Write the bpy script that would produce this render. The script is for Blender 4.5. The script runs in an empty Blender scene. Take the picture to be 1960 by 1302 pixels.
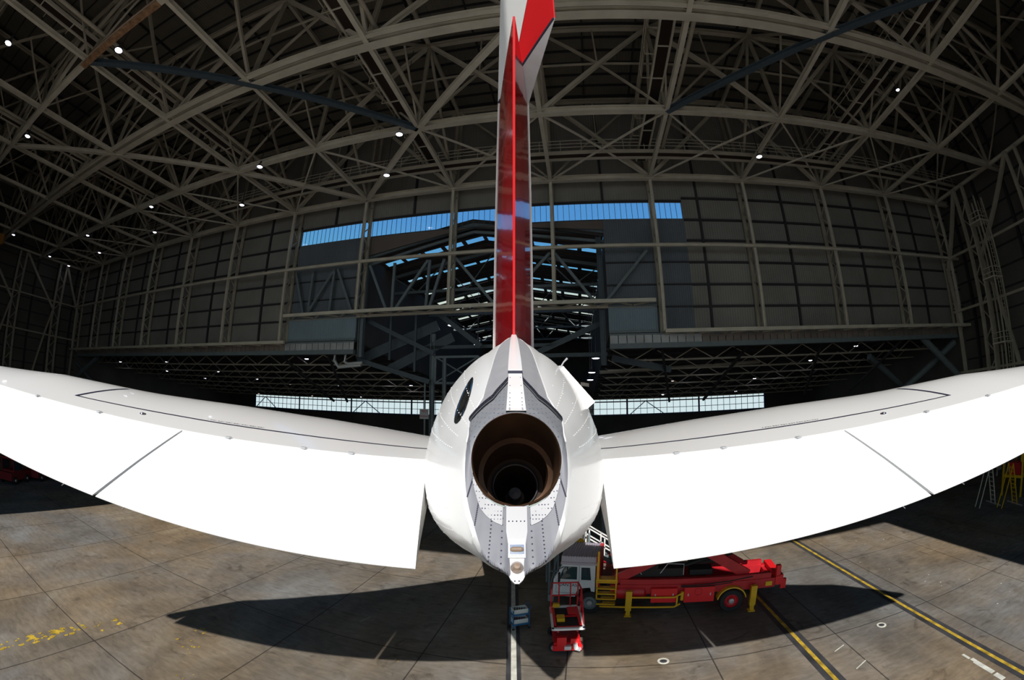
import bpy, math, random
import numpy as np
from mathutils import Vector, Matrix
random.seed(7)
sc = bpy.context.scene
COL = sc.collection
R = math.radians

# ---------------------------------------------------------------- camera, sky, sun, exposure
CZ = 9.0                                   # camera height above the floor
cd = bpy.data.cameras.new('camera')
cam = bpy.data.objects.new('camera', cd); COL.objects.link(cam)
cam.location = (0, 0, CZ); cam.rotation_euler = (R(90 + 9.2), 0, 0)
cd.type = 'PANO'; cd.sensor_fit = 'HORIZONTAL'; cd.sensor_width = 36.0; cd.sensor_height = 24.0
cd.clip_start = 0.05; cd.clip_end = 2000
cc = cd
cc.panorama_type = 'FISHEYE_LENS_POLYNOMIAL'
cc.fisheye_fov = R(200)
cc.fisheye_polynomial_k0 = 0.0
cc.fisheye_polynomial_k1 = -1960.0 / (36.0 * 825.0)
cc.fisheye_polynomial_k2 = 0.0; cc.fisheye_polynomial_k3 = 0.0; cc.fisheye_polynomial_k4 = 0.0
sc.camera = cam

w = bpy.data.worlds.new('sky'); sc.world = w; w.use_nodes = True
nt = w.node_tree; nt.nodes.clear()
tc = nt.nodes.new('ShaderNodeTexCoord'); sep = nt.nodes.new('ShaderNodeSeparateXYZ')
ra = nt.nodes.new('ShaderNodeValToRGB'); bg = nt.nodes.new('ShaderNodeBackground'); wo = nt.nodes.new('ShaderNodeOutputWorld')
nt.links.new(tc.outputs['Generated'], sep.inputs[0]); nt.links.new(sep.outputs['Z'], ra.inputs[0])
nt.links.new(ra.outputs[0], bg.inputs[0]); nt.links.new(bg.outputs[0], wo.inputs[0])
els = [(0.0, (.80, .92, .95)), (0.10, (.72, .82, .80)), (0.16, (.66, .76, .70)), (.255, (.66, .76, .66)), (.30, (.13, .42, .66)), (.42, (.085, .30, .66)), (1.0, (.05, .16, .42))]
cr = ra.color_ramp
cr.elements[0].position = els[0][0]; cr.elements[0].color = (*els[0][1], 1)
cr.elements[1].position = els[-1][0]; cr.elements[1].color = (*els[-1][1], 1)
for p_, c_ in els[1:-1]:
    e = cr.elements.new(p_); e.color = (*c_, 1)
bg.inputs[1].default_value = 1.0

sl = bpy.data.lights.new('sun', 'SUN'); sun = bpy.data.objects.new('sun', sl); COL.objects.link(sun)
sl.energy = 5.1; sl.angle = R(.53); sl.color = (1.0, .95, .89)
sun.location = (-20, -60, 60)
sun.rotation_euler = Vector((.169, 1.213, -1.0)).to_track_quat('-Z', 'Y').to_euler()

sc.view_settings.view_transform = 'Standard'; sc.view_settings.look = 'None'
sc.view_settings.exposure = 0.0; sc.view_settings.gamma = 1.0; sc.view_settings.use_curve_mapping = False
sc.cycles.max_bounces = 8; sc.cycles.diffuse_bounces = 5; sc.cycles.glossy_bounces = 3; sc.cycles.transparent_max_bounces = 12
sc.cycles.use_denoising = True
sc.cycles.sample_clamp_indirect = 6.0

# ---------------------------------------------------------------- materials
def mat(name, col, rough=.6, metal=0.0, noise=0.0, nscale=3.0, bump=0.0, bscale=20., emit=None, estr=1.0, coat=0.0, spec=.5):
    m = bpy.data.materials.new(name); m.use_nodes = True
    t = m.node_tree; b = t.nodes['Principled BSDF']
    b.inputs['Base Color'].default_value = (*col, 1); b.inputs['Roughness'].default_value = rough
    b.inputs['Metallic'].default_value = metal; b.inputs['Coat Weight'].default_value = coat
    b.inputs['Specular IOR Level'].default_value = spec; b.inputs['Coat Roughness'].default_value = .05
    co = t.nodes.new('ShaderNodeTexCoord')
    if noise > 0:
        n = t.nodes.new('ShaderNodeTexNoise'); n.inputs['Scale'].default_value = nscale; n.inputs['Detail'].default_value = 6
        t.links.new(co.outputs['Object'], n.inputs['Vector'])
        r = t.nodes.new('ShaderNodeValToRGB')
        r.color_ramp.elements[0].position = .3; r.color_ramp.elements[1].position = .7
        r.color_ramp.elements[0].color = (*[max(0, c * (1 - noise)) for c in col], 1)
        r.color_ramp.elements[1].color = (*[min(1, c * (1 + noise)) for c in col], 1)
        t.links.new(n.outputs['Fac'], r.inputs[0]); t.links.new(r.outputs[0], b.inputs['Base Color'])
    if bump > 0:
        n2 = t.nodes.new('ShaderNodeTexNoise'); n2.inputs['Scale'].default_value = bscale
        t.links.new(co.outputs['Object'], n2.inputs['Vector'])
        bp = t.nodes.new('ShaderNodeBump'); bp.inputs['Strength'].default_value = bump; bp.inputs['Distance'].default_value = .02
        t.links.new(n2.outputs['Fac'], bp.inputs['Height']); t.links.new(bp.outputs[0], b.inputs['Normal'])
    if emit:
        b.inputs['Emission Color'].default_value = (*emit, 1); b.inputs['Emission Strength'].default_value = estr
    return m

def corrugated(name, col, axis='X', scale=9.0, noise=.15, rough=.7):
    m = mat(name, col, rough, noise=noise, nscale=.25)
    t = m.node_tree; b = t.nodes['Principled BSDF']
    co = t.nodes.new('ShaderNodeTexCoord'); wv = t.nodes.new('ShaderNodeTexWave')
    wv.bands_direction = axis; wv.inputs['Scale'].default_value = scale
    t.links.new(co.outputs['Object'], wv.inputs['Vector'])
    bp = t.nodes.new('ShaderNodeBump'); bp.inputs['Strength'].default_value = .6; bp.inputs['Distance'].default_value = .03
    t.links.new(wv.outputs['Fac'], bp.inputs['Height']); t.links.new(bp.outputs[0], b.inputs['Normal'])
    return m

def glass(name, tint, haze=.0):
    m = bpy.data.materials.new(name); m.use_nodes = True; t = m.node_tree; t.nodes.clear()
    o = t.nodes.new('ShaderNodeOutputMaterial'); tr = t.nodes.new('ShaderNodeBsdfTransparent'); gl = t.nodes.new('ShaderNodeBsdfGlossy')
    tr.inputs[0].default_value = (*tint, 1); gl.inputs['Roughness'].default_value = .05
    mx = t.nodes.new('ShaderNodeMixShader'); mx.inputs[0].default_value = .06
    t.links.new(tr.outputs[0], mx.inputs[1]); t.links.new(gl.outputs[0], mx.inputs[2]); last = mx
    if haze > 0:
        tl = t.nodes.new('ShaderNodeBsdfTranslucent'); tl.inputs[0].default_value = (.8, .85, .8, 1)
        m2 = t.nodes.new('ShaderNodeMixShader'); m2.inputs[0].default_value = haze
        t.links.new(mx.outputs[0], m2.inputs[1]); t.links.new(tl.outputs[0], m2.inputs[2]); last = m2
    t.links.new(last.outputs[0], o.inputs[0]); return m

M = {}
M['beige'] = mat('beige_steel', (.61, .575, .48), .55, noise=.12, nscale=.8)
M['beige2'] = mat('dull_beige_steel', (.46, .425, .34), .6, noise=.15, nscale=.8)
M['rust'] = mat('rusty_steel', (.30, .17, .09), .8, noise=.5, nscale=2.5)
M['blue_steel'] = mat('blue_grey_steel', (.07, .10, .125), .5, noise=.1)
M['slate_dark'] = mat('dark_slate_steel', (.07, .095, .115), .6, noise=.1)
M['slate_steel'] = mat('slate_steel', (.16, .20, .22), .55, noise=.1)
M['purlin'] = mat('dark_purlin', (.035, .035, .04), .7)
M['roofsheet'] = corrugated('roof_sheet', (.17, .155, .125), 'X', 1.2)
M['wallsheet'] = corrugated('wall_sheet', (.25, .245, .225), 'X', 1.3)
M['dooorsheet'] = corrugated('door_sheet', (.13, .155, .18), 'X', 1.6)
M['bluesheet'] = corrugated('blue_sheet', (.22, .30, .36), 'X', 1.6)
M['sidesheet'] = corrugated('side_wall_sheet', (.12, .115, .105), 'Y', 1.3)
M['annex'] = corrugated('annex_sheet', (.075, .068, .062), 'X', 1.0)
M['brownroof'] = corrugated('brown_roof_sheet', (.15, .125, .11), 'Y', 1.0)
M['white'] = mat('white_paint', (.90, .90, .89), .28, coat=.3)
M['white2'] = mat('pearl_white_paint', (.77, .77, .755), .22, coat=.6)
M['red'] = mat('red_paint', (.55, .002, .006), .16, coat=.7)
M['redflat'] = mat('dull_red_paint', (.48, .012, .02), .45, noise=.15, nscale=2)
M['reddull'] = mat('dark_red_paint', (.20, .012, .012), .6, noise=.15, nscale=2)  # darker red for the tugs
M['redbright'] = mat('bright_red_paint', (.75, .015, .02), .4)  # equipment red; on the rudder it paints in the sunlight
M['yellow'] = mat('yellow_paint', (.72, .42, .01), .45, noise=.08)
M['black'] = mat('black_rubber', (.012, .012, .014), .7)
M['dark'] = mat('dark_line', (.01, .01, .03), .6)
M['dkglass'] = mat('dark_glass', (.02, .05, .06), .06, coat=.5)
M['chrome'] = mat('polished_metal', (.75, .74, .72), .14, metal=1.0)
M['metal'] = mat('brushed_metal', (.165, .17, .19), .55, metal=.10, noise=.07, nscale=5)
M['crown_lit'] = mat('lit_fairing_metal', (.36, .36, .38), .5, metal=.1, noise=.05, nscale=4)  # fairing metal lightened, so light on its upper part is in the colour
M['alu'] = mat('bare_aluminium', (.60, .61, .63), .35, metal=.6, noise=.05)
M['plate'] = mat('pale_metal_plate', (.40, .40, .41), .5, metal=.1)
M['brightpaint'] = mat('white_rail_paint', (.78, .78, .78), .4)
M['seam'] = mat('dark_seam_strip', (.025, .025, .035), .4)
M['burnt'] = mat('heat_stained_metal', (.105, .055, .03), .42, metal=.6, noise=.3, nscale=4)
M['burnt2'] = mat('dark_heat_metal', (.05, .035, .028), .5, metal=.5)
M['amber'] = mat('amber_glass_lens', (.42, .30, .22), .12, metal=.3, coat=.8)
M['lamp'] = mat('lamp_light', (.9, .9, 1), .4, emit=(.80, .80, 1.0), estr=9.0)
M['lampwarm'] = mat('dim_lamp_light', (1, .8, .7), .4, emit=(1.0, .78, .66), estr=1.6)
M['housing'] = mat('lamp_housing', (.10, .10, .11), .4, metal=.5)
M['signwhite'] = mat('sign_white', (.42, .43, .45), .6)
M['signred'] = mat('sign_red', (.4, .02, .02), .6)
M['navy'] = mat('navy_lettering', (.02, .03, .10), .5)
M['trolleyblue'] = mat('trolley_blue', (.02, .13, .30), .4)
M['tray'] = mat('pale_tray', (.62, .66, .64), .5)
M['cabwhite'] = mat('cab_white', (.62, .66, .72), .35, coat=.3)
M['silver'] = mat('silver_duct', (.7, .74, .76), .35, metal=.3)
M['window_fringe'] = mat('lens_fringe_blue_frame', (.015, .07, .24), .5)  # blue lens fringing painted into the window bars
M['orange'] = mat('crane_orange', (.50, .22, .02), .5, noise=.1)
M['fascia'] = mat('fascia_panel', (.42, .44, .46), .5, noise=.25, nscale=.6)
M['fasciab'] = mat('fascia_panel_brown', (.20, .17, .15), .5, noise=.25, nscale=.6)
M['skyglass'] = glass('tinted_sheet_glazing', (.98, .99, 1.0))
M['winglass'] = glass('window_glazing', (.95, 1.0, 1.0), .15)
M['ylw_line'] = mat('floor_yellow_paint', (.46, .31, .03), .7, noise=.55, nscale=2.5)
M['blk_line'] = mat('floor_black_paint', (.045, .045, .05), .6, noise=.4, nscale=1.2)
M['wht_line'] = mat('floor_white_paint', (.62, .62, .55), .7, noise=.25, nscale=3)

def dotted(name, col, dot, scale, size, metal=.15, rough=.6):
    m = mat(name, col, rough, metal=metal); t = m.node_tree; b = t.nodes['Principled BSDF']
    co = t.nodes.new('ShaderNodeTexCoord'); v = t.nodes.new('ShaderNodeTexVoronoi'); v.inputs['Scale'].default_value = scale
    v.inputs['Randomness'].default_value = .12
    t.links.new(co.outputs['Object'], v.inputs['Vector'])
    lt = t.nodes.new('ShaderNodeMath'); lt.operation = 'LESS_THAN'; lt.inputs[1].default_value = size
    mx = t.nodes.new('ShaderNodeMix'); mx.data_type = 'RGBA'; mx.inputs[6].default_value = (*col, 1); mx.inputs[7].default_value = (*dot, 1)
    t.links.new(v.outputs['Distance'], lt.inputs[0]); t.links.new(lt.outputs[0], mx.inputs[0]); t.links.new(mx.outputs[2], b.inputs['Base Color'])
    return m
M['perf'] = dotted('riveted_grey_metal', (.25, .26, .28), (.05, .07, .15), 26, .20)
M['perfw'] = dotted('perforated_pale_metal', (.42, .42, .43), (.03, .03, .07), 42, .24, .1)

def floor_material():
    m = bpy.data.materials.new('stained_concrete'); m.use_nodes = True; t = m.node_tree; b = t.nodes['Principled BSDF']
    L = t.links.new; co = t.nodes.new('ShaderNodeTexCoord')
    def noise(s, d=8, dist=0.0, sx=1, sy=1):
        mp = t.nodes.new('ShaderNodeMapping'); mp.inputs['Scale'].default_value = (sx, sy, 1)
        n = t.nodes.new('ShaderNodeTexNoise'); n.inputs['Scale'].default_value = s; n.inputs['Detail'].default_value = d
        n.inputs['Distortion'].default_value = dist; n.inputs['Roughness'].default_value = .62
        L(co.outputs['Object'], mp.inputs[0]); L(mp.outputs[0], n.inputs['Vector']); return n
    def ramp(src, stops):
        r = t.nodes.new('ShaderNodeValToRGB'); e = r.color_ramp.elements
        e[0].position = stops[0][0]; e[0].color = (*stops[0][1], 1); e[1].position = stops[-1][0]; e[1].color = (*stops[-1][1], 1)
        for p, c in stops[1:-1]:
            q = e.new(p); q.color = (*c, 1)
        L(src, r.inputs[0]); return r
    def mul(a, bb, fac=1.0, mode='MULTIPLY'):
        x = t.nodes.new('ShaderNodeMix'); x.data_type = 'RGBA'; x.blend_type = mode; x.inputs[0].default_value = fac
        L(a, x.inputs[6]); L(bb, x.inputs[7]); return x.outputs[2]
    base = ramp(noise(.35, 9, .4, 1.0, .6).outputs['Fac'], [(.30, (.135, .114, .09)), (.5, (.205, .178, .143)), (.72, (.285, .262, .225))])
    hue = ramp(noise(.09, 4, .2).outputs['Fac'], [(.40, (.86, .93, 1.04)), (.62, (1.12, .98, .78))])
    fine = ramp(noise(3.0, 8, .6, .5, 1.6).outputs['Fac'], [(.3, (.72, .72, .72)), (.7, (1.16, 1.16, 1.16))])
    blot = ramp(noise(.8, 6, 1.4).outputs['Fac'], [(.28, (.55, .52, .50)), (.42, (1, 1, 1))])
    c = mul(mul(mul(base.outputs[0], hue.outputs[0]), fine.outputs[0]), blot.outputs[0])
    br = t.nodes.new('ShaderNodeTexBrick'); br.offset = 0; br.inputs['Scale'].default_value = 1.0
    br.inputs['Brick Width'].default_value = 5.05; br.inputs['Row Height'].default_value = 7.0; br.inputs['Mortar Size'].default_value = .028
    br.inputs['Color1'].default_value = (1, 1, 1, 1); br.inputs['Color2'].default_value = (.86, .88, .9, 1); br.inputs['Mortar'].default_value = (.30, .30, .32, 1)
    mp = t.nodes.new('ShaderNodeMapping'); mp.inputs['Location'].default_value = (.2, .8, 0); L(co.outputs['Object'], mp.inputs[0]); L(mp.outputs[0], br.inputs['Vector'])
    c = mul(c, br.outputs['Color'])
    L(c, b.inputs['Base Color']); b.inputs['Roughness'].default_value = .75; b.inputs['Specular IOR Level'].default_value = .3
    return m
M['floor'] = floor_material()

# ---------------------------------------------------------------- mesh helpers
YAW = R(-8.8)                               # the hangar is turned against the aircraft
def rotB(p):
    c, s = math.cos(YAW), math.sin(YAW)
    return Vector((p[0] * c - p[1] * s, p[0] * s + p[1] * c, p[2]))

class MB:
    def __init__(s): s.v = []; s.f = []; s.mi = []; s.m = 0
    def face(s, pts, m=None):
        i = len(s.v); s.v += [tuple(p) for p in pts]; s.f.append(tuple(range(i, i + len(pts)))); s.mi.append(s.m if m is None else m)
    def box(s, lo, hi):
        x0, y0, z0 = lo; x1, y1, z1 = hi; i = len(s.v)
        s.v += [(x0, y0, z0), (x1, y0, z0), (x1, y1, z0), (x0, y1, z0), (x0, y0, z1), (x1, y0, z1), (x1, y1, z1), (x0, y1, z1)]
        for q in ((0, 3, 2, 1), (4, 5, 6, 7), (0, 1, 5, 4), (1, 2, 6, 5), (2, 3, 7, 6), (3, 0, 4, 7)):
            s.f.append(tuple(i + k for k in q)); s.mi.append(s.m)
        return s
    def prism(s, pts, ext):                  # closed polygon pts extruded by the vector ext
        i = len(s.v); n = len(pts); e = Vector(ext)
        s.v += [tuple(p) for p in pts] + [tuple(Vector(p) + e) for p in pts]
        s.f.append(tuple(i + k for k in range(n))[::-1]); s.f.append(tuple(i + n + k for k in range(n)))
        s.mi += [s.m, s.m]
        for k in range(n):
            s.f.append((i + k, i + (k + 1) % n, i + n + (k + 1) % n, i + n + k)); s.mi.append(s.m)
        return s
    def bar(s, p, q, w_, h_=None, kind='box', up=(0, 0, 1)):
        p = Vector(p); q = Vector(q); d = (q - p)
        if d.length < 1e-6: return s
        dn = d.normalized(); u = Vector(up)
        if abs(dn.dot(u)) > .98: u = Vector((0, 1, 0))
        side = dn.cross(u).normalized(); top = side.cross(dn).normalized(); h_ = h_ or w_
        def pr(rects):
            for (a0, a1, b0, b1) in rects:
                s.prism([p + side * a0 + top * b0, p + side * a1 + top * b0, p + side * a1 + top * b1, p + side * a0 + top * b1], d)
        if kind == 'box': pr([(-w_ / 2, w_ / 2, -h_ / 2, h_ / 2)])
        elif kind == 'I':
            t = .12 * h_
            pr([(-w_ / 2, w_ / 2, -h_ / 2, -h_ / 2 + t), (-w_ / 2, w_ / 2, h_ / 2 - t, h_ / 2), (-.05 * w_, .05 * w_, -h_ / 2 + t, h_ / 2 - t)])
        elif kind == 'H':
            t = .14 * w_
            pr([(-w_ / 2, -w_ / 2 + t, -h_ / 2, h_ / 2), (w_ / 2 - t, w_ / 2, -h_ / 2, h_ / 2), (-w_ / 2 + t, w_ / 2 - t, -.06 * h_, .06 * h_)])
        elif kind == 'tube':
            n = 12; s.prism([p + side * (w_ / 2 * math.cos(2 * math.pi * k / n)) + top * (w_ / 2 * math.sin(2 * math.pi * k / n)) for k in range(n)], d)
        return s
    def tube(s, pts, r, n=10):
        pts = [Vector(p) for p in pts]; i0 = len(s.v)
        for k, p in enumerate(pts):
            d = (pts[min(k + 1, len(pts) - 1)] - pts[max(k - 1, 0)]).normalized()
            u = Vector((0, 0, 1)) if abs(d.z) < .95 else Vector((0, 1, 0))
            a = d.cross(u).normalized(); b = a.cross(d)
            rr = r[k] if isinstance(r, (list, tuple)) else r
            for j in range(n):
                t = 2 * math.pi * j / n; s.v.append(tuple(p + a * rr * math.cos(t) + b * rr * math.sin(t)))
        for k in range(len(pts) - 1):
            for j in range(n):
                s.f.append((i0 + k * n + j, i0 + k * n + (j + 1) % n, i0 + (k + 1) * n + (j + 1) % n, i0 + (k + 1) * n + j)); s.mi.append(s.m)
        s.f.append(tuple(i0 + j for j in range(n))[::-1]); s.mi.append(s.m)
        s.f.append(tuple(i0 + (len(pts) - 1) * n + j for j in range(n))); s.mi.append(s.m)
        return s
    def lathe(s, prof, c, axis='Z', n=24, cap=True):   # prof: (radius, height) pairs
        c = Vector(c); i0 = len(s.v)
        for r, h in prof:
            for j in range(n):
                t = 2 * math.pi * j / n; a, b = r * math.cos(t), r * math.sin(t)
                q = {'Z': (a, b, h), 'Y': (a, h, b), 'X': (h, a, b)}[axis]; s.v.append(tuple(c + Vector(q)))
        for k in range(len(prof) - 1):
            for j in range(n):
                s.f.append((i0 + k * n + j, i0 + k * n + (j + 1) % n, i0 + (k + 1) * n + (j + 1) % n, i0 + (k + 1) * n + j)); s.mi.append(s.m)
        if cap:
            for k in (0, len(prof) - 1):
                if prof[k][0] > 1e-4: s.f.append(tuple(i0 + k * n + j for j in range(n))); s.mi.append(s.m)
        return s
    def grid(s, rows, close=False):
        i0 = len(s.v); nr = len(rows); nc = len(rows[0])
        for r in rows: s.v += [tuple(p) for p in r]
        for a in range(nr - 1):
            for b in range(nc - (0 if close else 1)):
                s.f.append((i0 + a * nc + b, i0 + a * nc + (b + 1) % nc, i0 + (a + 1) * nc + (b + 1) % nc, i0 + (a + 1) * nc + b)); s.mi.append(s.m)
        return s
    def dome(s, p, nrm, r, h):
        p = Vector(p); nrm = Vector(nrm).normalized(); u = nrm.orthogonal().normalized(); v = nrm.cross(u); i0 = len(s.v); n = 6
        for j in range(n):
            t = 2 * math.pi * j / n; s.v.append(tuple(p + u * r * math.cos(t) + v * r * math.sin(t)))
        s.v.append(tuple(p + nrm * h))
        for j in range(n): s.f.append((i0 + j, i0 + (j + 1) % n, i0 + n)); s.mi.append(s.m)
        return s
    def build(s, name, mats, parent=None, origin=None, frame='W', smooth=False):
        if not isinstance(mats, (list, tuple)): mats = [mats]
        if parent is not None: o3 = Vector(parent['_o']); frame = parent['_f']
        elif origin is not None: o3 = Vector(origin)
        else:
            a = np.array(s.v); lo, hi = a.min(0), a.max(0); o3 = Vector(((lo[0] + hi[0]) / 2, (lo[1] + hi[1]) / 2, lo[2]))
        me = bpy.data.meshes.new(name)
        me.from_pydata([tuple(Vector(v) - o3) for v in s.v], [], s.f)
        for m in mats: me.materials.append(M[m] if isinstance(m, str) else m)
        me.polygons.foreach_set('material_index', s.mi)
        me.update()
        import bmesh
        b = bmesh.new(); b.from_mesh(me); bmesh.ops.remove_doubles(b, verts=b.verts, dist=1e-5) if smooth else None
        bmesh.ops.recalc_face_normals(b, faces=b.faces)
        b.to_mesh(me); b.free()
        if smooth:
            me.polygons.foreach_set('use_smooth', [True] * len(me.polygons))
            try: me.set_sharp_from_angle(angle=R(35))
            except Exception: pass
        o = bpy.data.objects.new(name, me); COL.objects.link(o)
        if parent is not None: o.parent = parent
        else:
            if frame == 'B': o.location = rotB(o3); o.rotation_euler = (0, 0, YAW)
            else: o.location = o3
        o['_o'] = tuple(o3); o['_f'] = frame
        return o

def thing(name, label, cat, origin, frame='W', group=None):
    o = bpy.data.objects.new(name, None); COL.objects.link(o); o.empty_display_size = .3
    o['_o'] = tuple(origin); o['_f'] = frame
    if frame == 'B': o.location = rotB(origin); o.rotation_euler = (0, 0, YAW)
    else: o.location = origin
    o['label'] = label; o['category'] = cat
    if group: o['group'] = group
    return o
def tag(o, label, cat, group=None, kind=None):
    o['label'] = label; o['category'] = cat
    if group: o['group'] = group
    if kind: o['kind'] = kind
    return o
def struct(o): o['kind'] = 'structure'; return o
def text_mesh(name, body, size, matx, parent, mtx, depth=.004):
    cu = bpy.data.curves.new(name, 'FONT'); cu.body = body; cu.size = size; cu.extrude = depth; cu.align_x = 'CENTER'; cu.align_y = 'CENTER'
    tmp = bpy.data.objects.new('tmp_text', cu); COL.objects.link(tmp)
    dg = bpy.context.evaluated_depsgraph_get(); me = bpy.data.meshes.new_from_object(tmp.evaluated_get(dg))
    bpy.data.objects.remove(tmp); me.name = name; me.transform(mtx); me.materials.clear(); me.materials.append(M[matx])
    o = bpy.data.objects.new(name, me); COL.objects.link(o)
    if parent: o.parent = parent
    return o
ORD = ['nearest', 'second', 'third', 'fourth', 'fifth', 'sixth', 'seventh', 'eighth', 'ninth', 'tenth', 'eleventh', 'twelfth', 'thirteenth', 'fourteenth', 'fifteenth', 'sixteenth', 'seventeenth', 'eighteenth', 'nineteenth', 'twentieth']
def nth(i): return 'first' if i == 0 else ORD[i]

# ================================================================ THE HANGAR (B frame: x along the back wall, y into the hangar)
XL, XR = -84.0, 45.5
YF, YC, YS = -7.0, 34.0, 35.6              # front wall, column line, wall sheet
ZB = CZ + 20.0                              # bottom chord level
ZT = CZ + 29.2                              # top chord level
XK = [-1.8 + 8.94 * k for k in range(-9, 6)]
YJ = [-2.8, 6.2, 15.2, 24.3, 34.0]

# floor: inside, annex and the apron outside
f = MB(); f.face([(-140, -120, 0), (120, -120, 0), (120, 112, 0), (-140, 112, 0)]); struct(f.build('floor', 'floor', None, (0, 0, 0), 'B'))

# ceiling sheet with purlins
c = MB(); zt = ZT + .9
c.m = 0; c.box((XL, YF, zt), (XR, YS, zt + .12))
c.m = 1
y = YF + .6
while y < YS:
    c.box((XL, y - .07, zt - .22), (XR, y + .07, zt)); y += 1.62
x = XL + 1
while x < XR:
    c.box((x - .05, YF, zt - .3), (x + .05, YS, zt - .05)); x += 4.47
struct(c.build('ceiling', ['roofsheet', 'purlin'], None, None, 'B'))

# --- back wall sheet (with openings) ------------------------------------------------
def zr(q): return CZ + q * YS               # from slope (height over distance) at the sheet plane
xo0, xo1 = -.57 * YS, .075 * YS             # nose bay opening
xb0, xb1 = -.797 * YS, .285 * YS            # glazed band
zb0, zb1 = zr(.464), zr(.512)
zlow = zr(.172)
wb = MB(); wb.m = 0; T_ = .12
wb.box((XL, YS, zlow), (xb0, YS + T_, zb1)); wb.box((xb1, YS, zlow), (XR, YS + T_, zb1)); wb.box((XL, YS, zb1), (XR, YS + T_, zt))
wb.m = 3
# gable shaped top of the opening
wb.box((xo0, YS, zr(.43)), (xo0 + .01, YS + T_, zb0))
wb.prism([(xo0, YS, zb0), (xo0, YS, zr(.405)), (-9.2, YS, zb0 - .02), (-9.2, YS, zb0)], (0, T_, 0))
wb.prism([(-9.2, YS, zb0), (-9.2, YS, zb0 - .02), (xo1, YS, zr(.437)), (xo1, YS, zb0)], (0, T_, 0))
wb.m = 1                                    # darker, bluer sheeting beside the opening
wb.box((xb0, YS - .12, zlow), (xo0, YS, zb0)); wb.box((xo1, YS - .12, zlow), (xb1, YS, zb0))
wb.m = 2                                    # girts and mid-bay rails
for q in (.523, .461, .404, .346, .289, .234):
    z = zr(q)
    for a, b in ((XL, xb0 - .05), (xb1 + .05, XR)): wb.box((a, YS - .2, z - .09), (b, YS, z + .09))
wb.box((xb0, YS - .2, zb1), (xb1, YS, zb1 + .16))
for z in (zr(.346), zr(.289), zr(.234)):
    wb.box((xb0, YS - .26, z - .06), (xo0, YS - .12, z + .06)); wb.box((xo1, YS - .26, z - .06), (xb1, YS - .12, z + .06))
for k in range(-9, 5):
    xm = -1.8 + 8.94 * k + 4.6
    if xb0 < xm < xb1: wb.box((xm - .1, YS - .22, zb1), (xm + .1, YS, zt))
    else: wb.box((xm - .1, YS - .22, zlow), (xm + .1, YS, zt))
struct(wb.build('wall_back', ['wallsheet', 'dooorsheet', 'purlin', 'brownroof'], None, None, 'B'))

# pale bluish panels under the girder each side of the opening
for n, (a, b) in enumerate(((-.80 * YS, xo0), (xo1, .192 * YS))):
    p = MB(); p.box((a, YS - .35, zlow + .1), (b, YS - .2, zr(.234))); p.m = 1; p.box((a, YS - .45, zr(.234)), (b, YS - .2, zr(.234) + .18)); p.box((a, YS - .45, zlow), (b, YS - .2, zlow + .2))
    struct(p.build('trim_%d' % (n + 1), ['bluesheet', 'slate_steel'], None, None, 'B'))

# glazed band
g = MB(); g.m = 0; g.face([(xb0, YS + .02, zb0), (xb1, YS + .02, zb0), (xb1, YS + .02, zb1), (xb0, YS + .02, zb1)])
g.m = 1; x = xb0
while x < xb1:
    g.box((x - .018, YS - .02, zb0), (x + .018, YS + .02, zb1)); x += .52
g.box((xb0, YS - .05, zb0 - .05), (xb1, YS + .05, zb0 + .03)); g.box((xb0, YS - .05, zb1 - .03), (xb1, YS + .05, zb1 + .02))
struct(g.build('window_1', ['skyglass', 'blue_steel'], None, None, 'B'))

# gable frame in front of the annex roof
gb = MB(); P0 = (xo0 + .2, YS + .5, zr(.408)); P1 = (-9.2, YS + .5, zr(.474)); P2 = (xo1 + .2, YS + .5, zr(.434))
gb.bar(P0, P1, .3, .5); gb.bar(P1, P2, .3, .5)
gb.bar((P0[0], P0[1], P0[2] - .9), (P1[0], P1[1], P1[2] - .7), .2, .25); gb.bar((P1[0], P1[1], P1[2] - .7), (P2[0], P2[1], P2[2] - .9), .2, .25)
tag(gb.build('gable_rafter', 'slate_steel', None, None, 'B'), 'slate grey gable rafter framing the tall opening under the blue glazed band', 'rafter')

# fascia strips below the wall, left and right of the opening
for n, (a, b, first) in enumerate(((XL + 2, xo0, False), (xo1, XR - 2, True))):
    q = MB(); z0, z1 = zr(.147), zr(.166)
    xs = a; i = 0; wdt = .72
    while xs < b:
        white = (xs > b - 9.0) if not first else (xs < a + 7.5)
        q.m = 0 if white else 2
        q.box((xs + .03, YS - .5, z0), (min(xs + wdt, b) - .03, YS - .44, z1)); xs += wdt
    q.m = 1; q.box((a, YS - .55, z0 - .42), (b, YS - .1, z0)); q.box((a, YS - .55, z1), (b, YS - .3, z1 + .14))
    struct(q.build('trim_%d' % (n + 3), ['fascia', 'slate_steel', 'fasciab'], None, None, 'B'))

# --- annex behind: low roof sloping back, tall nose bay with skylights -----------------
YB = 80.0
def za(y): return CZ + 6.0 - (y - YS) * (3.7 / 44.4)
for n, (a, b) in enumerate(((XL, xo0), (xo1, XR))):
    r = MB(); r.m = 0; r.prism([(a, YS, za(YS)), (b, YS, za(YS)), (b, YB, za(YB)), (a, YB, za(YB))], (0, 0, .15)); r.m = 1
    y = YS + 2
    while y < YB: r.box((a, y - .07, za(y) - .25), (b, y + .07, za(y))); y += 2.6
    struct(r.build('ceiling_annex_' + ('left', 'right')[n], ['annex', 'purlin'], None, None, 'B'))
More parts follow.
